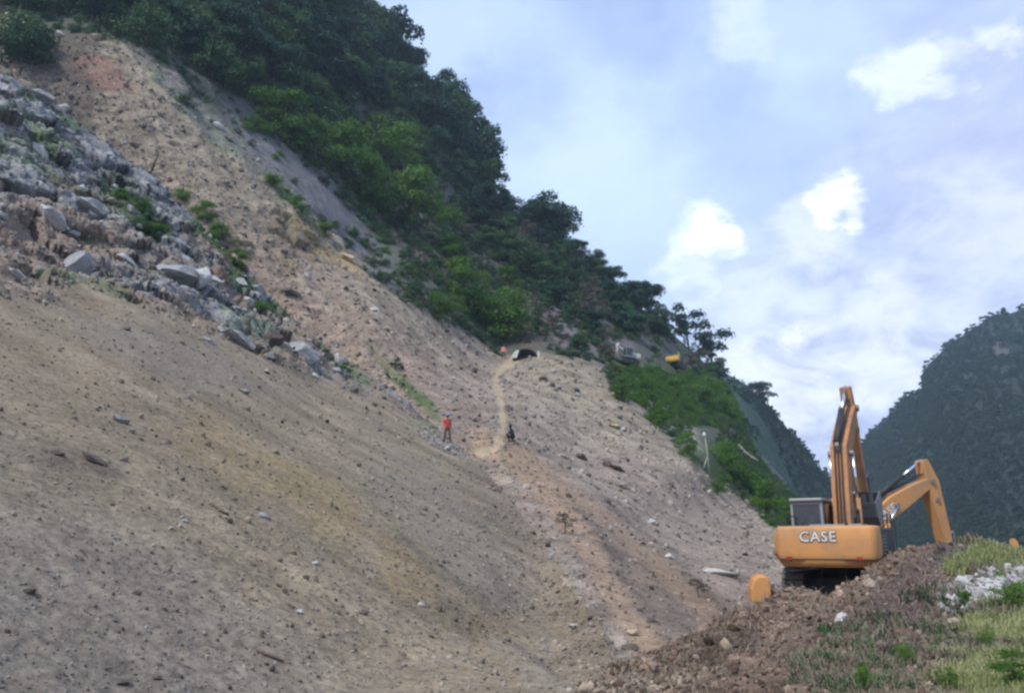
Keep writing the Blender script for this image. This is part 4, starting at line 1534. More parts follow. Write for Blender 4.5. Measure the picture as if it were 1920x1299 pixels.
def blades(name, sheet_name, idx, hpx, wpx, mat, label, rng, droop=.5, spread=.5, per=5):
    S = SHEETS[sheet_name]
    P = np.repeat(S['P'][idx], per, 0)
    n = len(P)
    s = P[:, 1] / F_PX
    P = P + rng.normal(0, 1, (n, 3)) * (s * 5)[:, None] * np.array([1, 1, .2])
    H = s * rng.uniform(hpx * .5, hpx * 1.3, n)
    Wd = s * rng.uniform(wpx * .6, wpx * 1.3, n)
    a = rng.uniform(0, 6.28, n)
    side = np.stack([np.cos(a), np.sin(a), a * 0], 1)
    lean = np.stack([-np.sin(a), np.cos(a), a * 0], 1) * rng.normal(0, spread, n)[:, None]
    up = np.array([0, 0, 1.])
    p1 = P + (up * .6 + lean * .45) * H[:, None]
    p2 = P + (up * (1 - droop * np.abs(rng.normal(0, .5, n)))[:, None] + lean * 1.1) * H[:, None]
    V = np.stack([P - side * Wd[:, None], P + side * Wd[:, None], p1 + side * Wd[:, None] * .7, p1 - side * Wd[:, None] * .7, p2 + side * Wd[:, None] * .15, p2 - side * Wd[:, None] * .15], 1).reshape(-1, 3)
    b = 6 * np.arange(n)[:, None]
    Fq = np.concatenate([b + np.array([[0, 1, 2, 3]]), b + np.array([[3, 2, 4, 5]])], 0)
    o = mesh_np(name, V, Fq, mat, smooth=False)
    tag(o, label, name.split('.')[0].replace('_', ' '), kind='stuff')
    return o


S = SHEETS['mud_ground']
rw2 = sstep(S['px'] + (S['py'] - 1100) * .12 + fbm(S['P'] * .8, 3, 300) * 220, 1760, 1860)
pile = seg_dist(S['px'], S['py'], [(1790, 1120), (1850, 1105), (1930, 1080)]) < 26
grn = fbm(S['P'] * .9, 3, 301)
idx = np.where(onscreen(S) & (rw2 > .5) & ~pile & (grn > -.01))[0]
idxv = np.where(onscreen(S) & (rw2 > .4) & ~pile & (grn < .06))[0]
blades('dry_weeds', 'mud_ground', rng.choice(idxv, 700), 18, 1.0, M_dry, 'dry straw-coloured weeds between the grass of the verge', rng, spread=.8)
blades('grass', 'mud_ground', rng.choice(idx, 1900), 19, 1.3, M_grass, 'yellow-green grass on the verge at the right', rng)
idx = np.where(onscreen(S) & (seg_dist(S['px'], S['py'], [(1790, 1065), (1860, 1045), (1905, 1045)]) < 16))[0]
blades('grass', 'mud_ground', rng.choice(idx, 500), 18, 1.3, M_grass, 'tall light green grass behind the stone pile', rng)
brush = seg_dist(S['px'], S['py'], [(1560, 1270), (1680, 1230), (1760, 1180)])
idx = np.where(onscreen(S) & (brush < 85) & (fbm(S['P'] * .8, 3, 303) > -.04))[0]
blades('dry_weeds', 'mud_ground', rng.choice(idx, 700), 20, .9, M_dry, 'dry brown weeds growing on the near flank of the heap', rng, spread=.8)
blades('green_weeds', 'mud_ground', rng.choice(idx, 550), 16, 1.6, M_mid_leaf, 'dull green weeds among the dry ones on the heap', rng, spread=.8)
idx = np.where(onscreen(S) & (rw2 < .5))[0]
blades('twigs', 'mud_ground', rng.choice(idx, 1500), 15, .8, M_dry, 'thin twigs and roots sticking out of the mud heap', rng, spread=1.3, per=2)
for (x, y, h, lab) in [(1780, 1290, 34, 'dull green weed at the bottom, between the dry weeds and the grass'), (1700, 1245, 30, 'green weed amid the dry weeds low on the heap'),
                       (1850, 1215, 26, 'small weed in the grass below the stone pile'), (1620, 1290, 34, 'dull weed at the bottom edge amid the dry weeds'),
                       (1890, 1140, 60, 'dark green leafy weed beside the white stones at the right edge'), (1905, 1290, 60, 'bright green weed in the bottom right corner'),
                       (1815, 1140, 26, 'small dark weed under the round white stone')]:
    plant('bush', 'weed_clump', x, y, h, lab, 'weeds', sheets=('mud_ground',))
for (x, y, h, lab) in [(1060, 1000, 46, 'dead brown brush lying between the track and the fan'), (1310, 1120, 40, 'dead brush at the left of the heap by the orange drum')]:
    plant('dry', 'dead_brush', x, y, h, lab, 'brush', sheets=('hillside', 'talus_slope', 'mud_ground'))

# ================================================================== DIGGERS
M_orange = plain_mat('orange_paint', (.56, .265, .090), .6, dirt=(.33, .21, .12), dirt_amt=.9, scale=1.3, spec=.3)
M_boomp = plain_mat('worn_orange_paint', (.44, .215, .095), .75, dirt=(.20, .13, .09), dirt_amt=.95, scale=2.2, spec=.25)
M_yellow = plain_mat('yellow_paint', (.66, .44, .05), .55, dirt=(.30, .22, .10), dirt_amt=.6, scale=1.6, spec=.35)
M_cream = plain_mat('cream_paint', (.62, .60, .50), .6, dirt=(.32, .29, .24), dirt_amt=.6, scale=1.6, spec=.35)
M_black = plain_mat('black_steel', (.022, .021, .022), .6, dirt=(.07, .06, .05), dirt_amt=.5)
M_grey = plain_mat('grey_steel', (.20, .20, .20), .55, metal=.2, dirt=(.12, .10, .08), dirt_amt=.6)
M_silver = plain_mat('frame_paint', (.24, .245, .26), .45, dirt=(.25, .23, .2), dirt_amt=.5)
M_track = plain_mat('track_steel', (.055, .05, .045), .8, dirt=(.14, .11, .085), dirt_amt=.8, bump=.4)
M_chrome = plain_mat('chrome', (.75, .77, .8), .22, metal=1., dirt_amt=.1)
M_white = plain_mat('white_paint', (.66, .66, .63), .7, dirt=(.38, .32, .26), dirt_amt=.7)
M_glass = plain_mat('cab_glass', (.03, .035, .045), .12, dirt=(.10, .09, .08), dirt_amt=.35, spec=.6, bump=0)


def rot2(p, c, a):
    x, z = p[0] - c[0], p[1] - c[1]
    return (c[0] + x * math.cos(a) - z * math.sin(a), c[1] + x * math.sin(a) + z * math.cos(a))


def digger(loc, heading, paint, label, group, boom_paint=None, foot=(.3, 1.85), elbow=(1.0, 4.6), tip=(3.2, 6.4), arm_end=(4.3, 3.75), arm_top=.75, bucket_a=-60, text=None, rear_text=None, scale=1., low=False, arm_w=1.):
    """x forward, y left, z up; heading clockwise from +Y"""
    T = empty('excavator', loc, R(90) - heading, scale)
    boom_paint = boom_paint or paint
    tag(T, label, 'excavator', group)
    # undercarriage
    for sgn in (1, -1):
        y = sgn * 1.1
        mb = MB()
        prof = []
        for a in range(90, 271, 30):
            prof.append((-1.75 + .42 * math.cos(R(a)), .45 + .42 * math.sin(R(a))))
        for a in range(-90, 91, 30):
            prof.append((1.75 + .42 * math.cos(R(a)), .45 + .42 * math.sin(R(a))))
        mb.prism(prof, y - .24, y + .24)
        tr = mb.build('track', M_track, T, .02)
        recalc(tr)
        pads = MB()
        n = 13
        for k in range(n):
            x = -1.75 + 3.5 * k / (n - 1)
            pads.box((x, y, .895), (.2, .6, .05))
            pads.box((x, y, .005), (.2, .6, .05))
        for c, s0 in ((-1.75, 90), (1.75, -90)):
            for a in range(15, 180, 30):
                an = R(s0 + a)
                pads.box((c + .445 * math.cos(an), y, .45 + .445 * math.sin(an)), (.05, .6, .2), Matrix.Rotation(-an, 3, 'Y'))
        pads.build('track_pads', M_track, tr)
        wh = MB()
        for x in (-1.75, -1.1, -.55, 0, .55, 1.1, 1.75):
            wh.tube([(x, y + sgn * .24, .42), (x, y + sgn * .29, .42)], .3 if abs(x) > 1.5 else .16, 14)
        wh.build('track_wheels', M_black, tr)
    mb = MB()
    mb.box((0, 0, .55), (2.4, 1.75, .36)).tube([(0, 0, .7), (0, 0, 1.02)], .68, 20)
    mb.build('undercarriage', M_black, T, .02)
    # revolving deck
    mb = MB().box((.15, 0, 1.14), (3.6, 2.62, .2))
    mb.build('deck', M_black, T, .02)
    # counterweight: bulged block
    rings = []
    for z, ins, r in ((1.07, .13, .20), (1.20, .04, .22), (1.45, .005, .23), (1.85, .0, .23), (2.12, .01, .22), (2.19, .035, .20), (2.215, .08, .18)):
        hw, xb, xf = 1.39 - ins, -2.80 + ins, -1.72
        ring = [(xf, hw, z)]
        for k in range(7):
            a = R(90 + k * 15)
            ring.append((xb + r + .22 + r * 1.3 * math.cos(a) - (0 if k == 0 else 0), hw - r + r * math.sin(a), z))
        ring.append((xb - .03, hw * .35, z))
        ring.append((xb - .03, -hw * .35, z))
        for k in range(7):
            a = R(180 + k * 15)
            ring.append((xb + r + .22 + r * 1.3 * math.cos(a), -hw + r + r * math.sin(a), z))
        ring.append((xf, -hw, z))
        rings.append(ring)
    mb = MB().loft(rings)
    cw = mb.build('counterweight', paint, T, 0, True)
    recalc(cw)
    sm = cw.modifiers.new('bevel', 'BEVEL')
    sm.width = .012
    sm.limit_method = 'ANGLE'
    sm.angle_limit = R(50)
    if rear_text:
        M_ = Matrix.Translation((-2.845, .12, 1.90)) @ Matrix(((0, 0, -1, 0), (-1, 0, 0, 0), (0, 1, 0, 0), (0, 0, 0, 1)))
        o1 = lettering(rear_text, .40, M_black, cw, M_, .003, .020, 'lettering_edge')
        M2 = Matrix.Translation((-2.850, .12, 1.90)) @ Matrix(((0, 0, -1, 0), (-1, 0, 0, 0), (0, 1, 0, 0), (0, 0, 0, 1)))
        o2 = lettering(rear_text, .40, M_white, cw, M2, .002, .006)
    # seams, mud line and lights of the counterweight
    MB().box((-2.30, 0, 1.30), (1.06, 2.776, .012)).build('seam', M_black, cw)
    for yy in (-.95, .95):
        MB().box((-2.832, yy, 1.32), (.02, .16, .09)).build('reflector', plain_mat('reflector_red', (.30, .03, .02), .4), cw, .005)
    MB().tube([(-2.4, .6, 2.2), (-2.4, .6, 2.32)], .05, 10).tube([(-2.4, -.6, 2.2), (-2.4, -.6, 2.32)], .05, 10).build('lifting_eyes', M_black, cw)
    rl = MB()
    rl.tube([(-1.6, 1.28, 2.2), (-1.6, 1.28, 2.55), (-.5, 1.28, 2.55), (-.5, 1.28, 2.2)], .018, 6)
    rl.build('guard_rail', M_black, T)
    # side panels, hood
    for sgn in (1, -1):
        mb = MB().box((-.95 if sgn > 0 else -.45, sgn * 1.0, 1.72), (1.5 if sgn > 0 else 2.5, .66, .93))
        sp = mb.build('side_panel', M_black if sgn < 0 else paint, T, .05)
        gl = MB()
        for k in range(6):
            gl.box((-.95, sgn * 1.335, 1.45 + k * .1), (.9, .012, .04))
        gl.build('grille', M_grey, sp)
    MB().box((-1.0, 0, 1.78), (1.45, 1.33, .86)).build('engine_cover', M_black, T, .06)
    MB().box((-1.15, -.15, 2.245), (1.0, 1.5, .07)).build('hood', M_grey, T, .03)
    MB().tube([(-1.3, -.75, 2.2), (-1.3, -.75, 2.62), (-1.36, -.75, 2.7)], .055, 10).build('exhaust_pipe', M_black, T)
    hr = MB()
    hr.tube([(.5, -1.25, 2.15), (.5, -1.25, 2.62), (1.25, -1.25, 2.62), (1.25, -1.25, 1.5)], .022, 6)
    hr.tube([(-.3, -1.25, 2.15), (-.3, -1.25, 2.55), (.5, -1.25, 2.55)], .02, 6)
    hr.build('handrail', M_black, T)
    # cab
    cab = MB()
    x0, x1, y0, y1, zb, zt = -.38, 1.50, .44, 1.42, 1.26, 3.02
    for (x, y) in ((x0, y0), (x0, y1), (x1 - .22, y0), (x1 - .22, y1)):
        fx = .16 if x > x0 else 0
        cab.prism([(x, zb), (x + .09, zb), (x + .09 - fx * .3, zt), (x - fx * .3, zt)], y - (0 if y == y0 else .08), y + (.08 if y == y0 else 0))
    cab.box(((x0 + x1) / 2 - .05, (y0 + y1) / 2, zb + .12), (x1 - x0, y1 - y0 - .01, .3))
    cab.box((x0 + .03, (y0 + y1) / 2, zb + .6), (.06, y1 - y0 - .12, .8))
    for z_ in (zt - .06, ):
        cab.box((x0 + .045, (y0 + y1) / 2, z_), (.09, y1 - y0 - .16, .09))
    cb = cab.build('cab', M_silver, T, .015)
    MB().box(((x0 + x1) / 2 - .12, (y0 + y1) / 2, zt + .05), (x1 - x0 - .05, y1 - y0 + .04, .1)).build('cab_roof', M_silver, cb, .04)
    for nm, c, d in (('rear_window', (x0 + .035, .93, 2.5), (.02, .80, .88)), ('side_window', (.45, y1 - .035, 2.25), (1.22, .02, 1.4)), ('side_window', (.45, y0 + .035, 2.25), (1.22, .02, 1.4)),
                     ('windscreen', (x1 - .2, .93, 2.25), (.02, .84, 1.45))):
        MB().box(c, d).build(nm, M_glass, cb)
    MB().box((.5, .85, 1.9), (.5, .5, .6)).box((.28, .85, 2.35), (.1, .45, .6)).build('seat', M_black, cb, .05)
    # boom
    F_, E_, Tp = Vector((foot[0], 0, foot[1])), Vector((elbow[0], 0, elbow[1])), Vector((tip[0], 0, tip[1]))

    def perp(a, b):
        d = (b - a).normalized()
        return Vector((-d.z, 0, d.x))
    n1, n2 = perp(F_, E_), perp(E_, Tp)
    nm_ = (n1 + n2).normalized()
    m1 = F_.lerp(E_, .55)
    m2 = E_.lerp(Tp, .5)
    up_pts = [F_ + n1 * .2, m1 + n1 * .36, E_ + nm_ * .42, m2 + n2 * .34, Tp + n2 * .19]
    lo_pts = [F_ - n1 * .2, m1 - n1 * .30, E_ - nm_ * .40, m2 - n2 * .30, Tp - n2 * .19]
    d2 = (Tp - E_).normalized()
    d1 = (E_ - F_).normalized()
    prof = [F_ - d1 * .2] + up_pts + [Tp + d2 * .2] + lo_pts[::-1]
    bm_ = MB().prism([(p.x, p.z) for p in prof], -.26, .26).build('boom', boom_paint, T, .025)
    recalc(bm_)
    lg = MB()
    for sgn in (1, -1):
        lg.tube([F_ + Vector((0, sgn * .27, 0)), F_ + Vector((0, sgn * .36, 0))], .13, 12)
        lg.tube([Tp + Vector((0, sgn * .24, 0)), Tp + Vector((0, sgn * .33, 0))], .12, 12)
        lg.tube([E_ + Vector((0, sgn * .22, 0)), E_ + Vector((0, sgn * .40, 0))], .1, 12)
    lg.build('pivot_pins', M_grey, bm_)
    hs = MB()
    for yy in (-.1, .0, .1):
        hs.tube([F_ + n1 * .34 + Vector((0, yy, 0)), m1 + n1 * .45 + Vector((0, yy, 0)), E_ + nm_ * .55 + Vector((0, yy, 0)), m2 + n2 * .48 + Vector((0, yy, 0)), Tp + n2 * .42 + Vector((0, yy, 0))], .022, 5)
    hs.build('hydraulic_hoses', M_black, bm_)
    if text:
        a = math.atan2(d1.z, d1.x)
        c = F_.lerp(E_, .74)
        M_ = Matrix.Translation((c.x, -.272, c.z)) @ Matrix.Rotation(-a, 4, 'Y') @ Matrix.Rotation(R(90), 4, 'X')
        lettering(text, .46, M_white, bm_, M_, .006, .012)
    # boom cylinders
    base = Vector((foot[0] + .75, 0, foot[1] - .45))
    for sgn in (1, -1):
        o_ = Vector((0, sgn * .36, 0))
        midp = base.lerp(E_, .55)
        cy = MB().tube([base + o_, midp + o_], .1, 12).build('boom_cylinder', boom_paint, T, 0, True)
        MB().tube([midp + o_, E_ + o_], .05, 10).build('piston_rod', M_chrome, cy, 0, True)
    MB().box((foot[0] + .3, .19, foot[1] - .45), (1.0, .06, .75)).box((foot[0] + .3, -.19, foot[1] - .45), (1.0, .06, .75)).build('boom_bracket', M_black, T, .02)
    # arm
    A_ = Vector((arm_end[0], 0, arm_end[1]))
    da = (A_ - Tp).normalized()
    na = Vector((-da.z, 0, da.x))          # outward side of the arm
    if na.dot(Tp - F_) < 0 and False:
        na = -na
    Ltop = Tp - da * arm_top
    w = arm_w
    prof = [Ltop + na * .10, Tp + da * .05 + na * .30 * w, Tp + da * .75 + na * .26 * w, A_ + na * .14 * w, A_ + da * .12, A_ - na * .14 * w, Tp + da * .75 - na * .22 * w, Tp - na * .26, Ltop - na * .16]
    ar = MB().prism([(p.x, p.z) for p in prof], -.19 * w, .19 * w).build('arm', boom_paint, T, .02)
    recalc(ar)
    bn = MB()
    for q in (.0, .78):
        c = Tp + da * q
        bn.tube([c + Vector((0, -.23 * w, 0)), c + Vector((0, .23 * w, 0))], .11, 12)
    bn.build('arm_pins', M_grey, ar)
    # arm cylinder along the top of the boom
    s_ = E_ + nm_ * .62 if not low else F_.lerp(E_, .85) + n1 * .66
    e_ = Ltop + na * 0
    mm = s_.lerp(e_, .55)
    cy = MB().tube([s_, mm], .115, 12).build('arm_cylinder', M_black, T, 0, True)
    MB().tube([mm, e_], .055, 10).build('piston_rod', M_chrome, cy, 0, True)
    MB().prism([((E_ + nm_ * .38 - d1 * .3).x, (E_ + nm_ * .38 - d1 * .3).z), ((E_ + nm_ * .38 + d1 * .2).x, (E_ + nm_ * .38 + d1 * .2).z), ((s_ + d1 * .08).x, (s_ + d1 * .08).z), ((s_ - d1 * .12).x, (s_ - d1 * .12).z)], -.06, .06).build('cylinder_lug', M_grey, bm_)
    # bucket cylinder and linkage on the outer side of the arm
    s_ = Tp + da * .25 + na * .48
    e_ = A_ - da * .55 + na * .42
    mm = s_.lerp(e_, .6)
    cy = MB().tube([s_, mm], .085, 10).build('bucket_cylinder', M_black, T, 0, True)
    MB().tube([mm, e_], .045, 10).build('piston_rod', M_chrome, cy, 0, True)
    lk = MB()
    for sgn in (1, -1):
        o_ = Vector((0, sgn * .2, 0))
        lk.tube([A_ - da * .45 + o_, e_ + o_], .05, 6)
        lk.tube([e_ + o_, A_ + da * .22 + na * .38 + o_], .05, 6)
    lk.build('bucket_linkage', M_grey, T)
    # bucket
    ba = R(bucket_a)
    outer = [(0, .0), (.42, .18), (.80, .02), (1.05, -.40), (1.02, -.85), (.62, -1.18), (.10, -1.22)]
    inner = [(.12, -1.14), (.58, -1.08), (.93, -.80), (.95, -.42), (.74, -.05), (.42, .10), (.06, -.05)]
    prof = [rot2((A_.x + x, A_.z + z), (A_.x, A_.z), ba) for x, z in outer + inner]
    bk = MB().prism(prof, -.55, .55)
    side = [rot2((A_.x + x, A_.z + z), (A_.x, A_.z), ba) for x, z in outer]
    bk.prism(side, .55, .585).prism(side, -.585, -.55)
    bo = bk.build('bucket', M_grey, T, .01)
    recalc(bo)
    for k in range(5):
        y = -.46 + k * .23
        tp = [rot2((A_.x + x, A_.z + z), (A_.x, A_.z), ba) for x, z in ((.18, -1.24), (.16, -1.12), (-.2, -1.18))]
        MB().prism(tp, y - .05, y + .05).build('tooth', M_grey, bo)
    return T


G_D = 'excavators at the slide'
d1 = at(1543, 1020, 23.3)
h1 = R(33)
c1 = Vector((d1.x + 2.78 * math.sin(h1), 23.3 + 2.78 * math.cos(h1), 0.0))
digger(c1, h1, M_orange, 'near orange excavator seen from behind, boom raised steeply, counterweight towards the camera', G_D, boom_paint=M_boomp, rear_text='CASE', arm_end=(4.15, 3.55), bucket_a=-72, arm_top=.8)
h2 = R(68)
d2 = at(1590, 1020, 33)
digger(Vector((d2.x, 33, 0)), h2, M_orange, 'far orange excavator mostly hidden by the near one, boom reaching right into the heap', G_D, foot=(.4, 2.0), elbow=(2.5, 3.25), tip=(4.75, 4.3),
       arm_end=(5.35, 1.6), arm_top=.95, bucket_a=-75, text='CASE', low=True, arm_w=1.35)
hy = hit(1268, 694, ('hillside',))
digger(hy[0] + Vector((0, 0, .2)), R(28), M_yellow, 'small yellow excavator standing on the wooded slope, seen from behind', G_D, foot=(.3, 1.85), elbow=(.9, 2.9), tip=(2.2, 3.2), arm_end=(2.5, 1.4), bucket_a=-80, scale=.95)
hy = hit(1176, 686, ('hillside',))
digger(hy[0] + Vector((0, 0, .2)), R(235), M_cream, 'pale cream excavator with a dark cab on the slope, left of the yellow one', G_D, foot=(.3, 1.85), elbow=(.9, 2.9), tip=(2.4, 3.4), arm_end=(2.9, 1.6), bucket_a=-80, scale=.72)

# ================================================================== PEOPLE


def person(loc, face, label, coat, legs, skin, helmet=None, pose='stand', hair=(.02, .017, .015), scale=1.):
    T = empty('person', loc, face, scale)
    tag(T, label, 'person')
    if pose == 'crouch':
        J = {'pel': (0, 0, .34), 'spi': (.02, 0, .52), 'che': (.12, 0, .74), 'nec': (.2, 0, .90), 'hea': (.24, 0, 1.02), 'top': (.25, 0, 1.14)}
        legs_ = [[(0, s * .10, .34), (.38, s * .20, .52), (.12, s * .15, .10), (.30, s * .18, .04)] for s in (1, -1)]
        arms_ = [[(.12, s * .19, .76), (.26, s * .27, .55), (.46, s * .12, .56), (.52, s * .09, .53)] for s in (1, -1)]
    else:
        J = {'pel': (0, 0, .92), 'spi': (.01, 0, 1.1), 'che': (.0, 0, 1.32), 'nec': (.0, 0, 1.48), 'hea': (.02, 0, 1.58), 'top': (.02, 0, 1.70)}
        st = .12 if pose == 'walk' else .02
        legs_ = [[(0, s * .10, .90), (.05 + s * st * .6, s * .12, .50), (s * st * 1.5 - .02, s * .13, .09), (s * st * 1.5 + .13, s * .15, .03)] for s in (1, -1)]
        arms_ = [[(0, s * .19, 1.40), (-.03 - s * st * .5, s * .26, 1.13), (.12 - s * st, s * .27, .92), (.16 - s * st, s * .27, .83)] for s in (1, -1)]
    vs, es, rs_ = [], [], []

    def v(p, r):
        vs.append(p)
        rs_.append(r)
        return len(vs) - 1
    pel = v(J['pel'], (.15, .13))
    spi = v(J['spi'], (.14, .12))
    che = v(J['che'], (.165, .13))
    nec = v(J['nec'], (.06, .06))
    hea = v(J['hea'], (.095, .085))
    top = v(J['top'], (.07, .065))
    es += [(pel, spi), (spi, che), (che, nec), (nec, hea), (hea, top)]
    for L in legs_:
        a = v(L[0], (.095, .095))
        b = v(L[1], (.065, .065))
        c = v(L[2], (.045, .045))
        d = v(L[3], (.045, .04))
        es += [(pel, a), (a, b), (b, c), (c, d)]
    hands = []
    for L in arms_:
        a = v(L[0], (.062, .062))
        b = v(L[1], (.046, .046))
        c = v(L[2], (.034, .034))
        d = v(L[3], (.038, .026))
        es += [(che, a), (a, b), (b, c), (c, d)]
        hands.append((L[2], L[3]))
    me = bpy.data.meshes.new('body')
    me.from_pydata(vs, es, [])
    o = bpy.data.objects.new('body', me)
    COL.objects.link(o)
    sk = o.modifiers.new('skin', 'SKIN')
    for i_, r_ in enumerate(rs_):
        me.skin_vertices[0].data[i_].radius = r_
    me.skin_vertices[0].data[0].use_root = True
    sb = o.modifiers.new('sub', 'SUBSURF')
    sb.levels = sb.render_levels = 1
    dg = bpy.context.evaluated_depsgraph_get()
    nm = bpy.data.meshes.new_from_object(o.evaluated_get(dg))
    bpy.data.objects.remove(o)
    nm.materials.clear()
    for m in (coat, legs, skin):
        nm.materials.append(m)
    zc, zn = J['pel'][2] + .02, J['nec'][2] - .01
    hx = [Vector(h[1]) for h in hands]
    for p in nm.polygons:
        c = p.center
        nearleg = min((Vector(q) - c).length for L in legs_ for q in L[1:])
        neararm = min((Vector(q) - c).length for L in arms_ for q in L[1:])
        if min((c - h).length for h in hx) < .06 or c.z > zn:
            p.material_index = 2
        elif c.z < zc and neararm > .09 or (nearleg < .12 and nearleg < neararm):
            p.material_index = 1
        p.use_smooth = True
    nm.name = 'body'
    b = bpy.data.objects.new('body', nm)
    COL.objects.link(b)
    b.parent = T
    for (wr, hd) in hands:
        wr, hd = Vector(wr), Vector(hd)
        d = (hd - wr).normalized()
        s1 = d.cross(Vector((0, 0, 1)))
        s1 = s1.normalized() if s1.length > .1 else Vector((0, 1, 0))
        mb = MB()
        for k, ln in enumerate((.06, .075, .08, .07)):
            st_ = hd + s1 * (k - 1.5) * .017
            mb.tube([st_, st_ + d * ln * .5 + Vector((0, 0, -.006)), st_ + d * ln + Vector((0, 0, -.02))], [.009, .0085, .006], 5)
        mb.tube([hd - d * .03 - s1 * .03, hd - s1 * .055 + d * .01, hd - s1 * .05 + d * .04], [.01, .009, .007], 5)
        mb.build('fingers', skin, b, 0, True)
    H = Vector(J['hea']) + Vector((.0, 0, .03))
    fc = MB()
    fc.tube([H + Vector((.085, 0, .02)), H + Vector((.115, 0, -.02)), H + Vector((.09, 0, -.03))], [.008, .016, .012], 6)
    for s in (1, -1):
        fc.tube([H + Vector((0, s * .085, .02)), H + Vector((.0, s * .095, -.03))], [.02, .012], 6)
    fc.build('nose_and_ears', skin, b, 0, True)
    ey = MB()
    for s in (1, -1):
        ey.tube([H + Vector((.08, s * .03, .02)), H + Vector((.092, s * .03, .02))], .009, 6)
    ey.tube([H + Vector((.085, -.022, -.055)), H + Vector((.09, .022, -.055))], .006, 5)
    ey.build('eyes_and_mouth', M_black, b)
    hm = MB()
    rings = []
    for a, rr in ((0, 1.), (25, .95), (50, .72), (72, .38), (86, .1)):
        z = math.sin(R(a)) * .115 + .045
        r_ = .118 * math.cos(R(a)) if a < 80 else .012
        rings.append([H + Vector((math.cos(k / 12 * 6.2832) * r_ * 1.08 - .008, math.sin(k / 12 * 6.2832) * r_, z)) for k in range(12)])
    hm.loft(rings)
    if helmet:
        br = [[H + Vector((math.cos(k / 12 * 6.2832) * q * 1.1 + (.02 if math.cos(k / 12 * 6.2832) > .3 else 0) - .008, math.sin(k / 12 * 6.2832) * q, zz)) for k in range(12)] for q, zz in ((.118, .04), (.145, .034), (.145, .046), (.118, .052))]
        hm.loft(br)
    hm.build('helmet' if helmet else 'hair', helmet or plain_mat('hair', hair, .9), b, 0, True)
    return T


M_red = plain_mat('red_cloth', (.50, .07, .06), .85, dirt_amt=.3)
M_pinkish = plain_mat('faded_orange_cloth', (.70, .26, .20), .85, dirt_amt=.3)
M_greyc = plain_mat('grey_cloth', (.10, .095, .10), .9)
M_darkc = plain_mat('dark_cloth', (.022, .02, .024), .9)
M_brownc = plain_mat('brown_cloth', (.09, .055, .04), .9)
M_skin = plain_mat('skin', (.30, .16, .10), .6, dirt_amt=.1)
M_bluep = plain_mat('blue_plastic', (.10, .26, .45), .4, dirt_amt=.2)


def foot_at(px, py, sh=('talus_slope', 'hillside')):
    return hit(px, py, sh)[0]


p = foot_at(838, 833)
person(p + Vector((0, 0, .02)), R(-60), 'man in red jacket and blue helmet on the crest of the near scree', M_red, M_brownc, M_skin, M_bluep, 'walk', scale=.95)
p = foot_at(962, 830)
person(p, R(-140), 'person in dark clothes crouching at the foot of the footpath', M_darkc, M_darkc, M_darkc, None, 'crouch', scale=1.0)
p = foot_at(944, 674, ('hillside',))
person(p, R(-90), 'person in a faded orange vest standing at the top of the footpath', M_pinkish, M_brownc, M_skin, None, 'stand', scale=1.1)

# ================================================================== SHELTER, POST, DRUM, BITS
M_tarp = plain_mat('grey_tarpaulin', (.13, .125, .12), .85)
M_cloth = plain_mat('pale_cloth', (.60, .60, .50), .9, dirt_amt=.3)
q = foot_at(985, 672, ('hillside',))
Tsh = empty('shelter', q + Vector((0, 0, -.1)), R(8), .88)
tag(Tsh, 'low grey tarpaulin shelter with a dark opening at the top of the footpath', 'shelter')
mb = MB()
Wd, Hh = 1.75, 1.45
rings = []
for y in (-.7, 0, .9, 2.0):
    k = 1 if y < 1.5 else .7
    rings.append([(math.cos(R(a)) * Wd * k, y, max(0, math.sin(R(a)) * Hh * k)) for a in range(0, 181, 15)] + [(math.cos(R(a)) * (Wd - .07) * k, y, max(0, math.sin(R(a)) * (Hh - .07) * k)) for a in range(180, -1, -15)])
mb.loft(rings)
o = mb.build('tarpaulin', M_tarp, Tsh)
recalc(o)
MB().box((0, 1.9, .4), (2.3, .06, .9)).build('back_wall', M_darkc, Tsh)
mb = MB().prism([(-2.2, 0), (-1.35, -.02), (-1.0, 1.05), (-1.35, 1.15), (-1.75, .75)], -.82, -.74)
mb.build('side_cloth', M_cloth, Tsh)
MB().box((1.75, -.78, .55), (.28, .1, 1.0)).build('end_cloth', M_cloth, Tsh, .02)

q = foot_at(1331, 893, ('hillside',))
s = q.y / F_PX
Tp_ = empty('marker_post', q)
tag(Tp_, 'thin pale post with a white knob on top at the edge of the grey fan', 'post')
MB().tube([(0, 0, -.2), (-2 * s, 0, 40 * s), (-5 * s, 0, 75 * s)], [2.4 * s, 1.5 * s, 1.1 * s], 8).build('post', M_pale_bark, Tp_, 0, True)
MB().tube([(-19 * s, -.3, 2 * s), (-10 * s, -.1, 18 * s), (-3 * s, 0, 36 * s)], [2.2 * s, 1.5 * s, 1.2 * s], 8).build('brace', M_pale_bark, Tp_, 0, True)
MB().loft([[(-6 * s + math.cos(a * .7854) * r_ * s, math.sin(a * .7854) * r_ * s, z * s) for a in range(8)] for r_, z in ((1.2, 73), (2.8, 74.5), (3.1, 78), (2.2, 81), (.6, 82))]).build('knob', M_white, Tp_, 0, True)

h_ = hit(1400, 868, ('hillside', 'far_spur'))
q = h_[0]
s = h_[2] / F_PX
mb = MB().tube([(-17 * s, -.5, 19 * s), (-7 * s, -.5, 6 * s), (4 * s, -.6, -3 * s), (15 * s, -.7, -10 * s)], [2.4 * s, 2.8 * s, 2.8 * s, 2.2 * s], 8)
o = mb.build('log', M_pale_bark, None, 0, True)
o.location = q + Vector((0, -.8, 1.0))
tag(o, 'pale bare log lying down the slope above the green bushes', 'log')

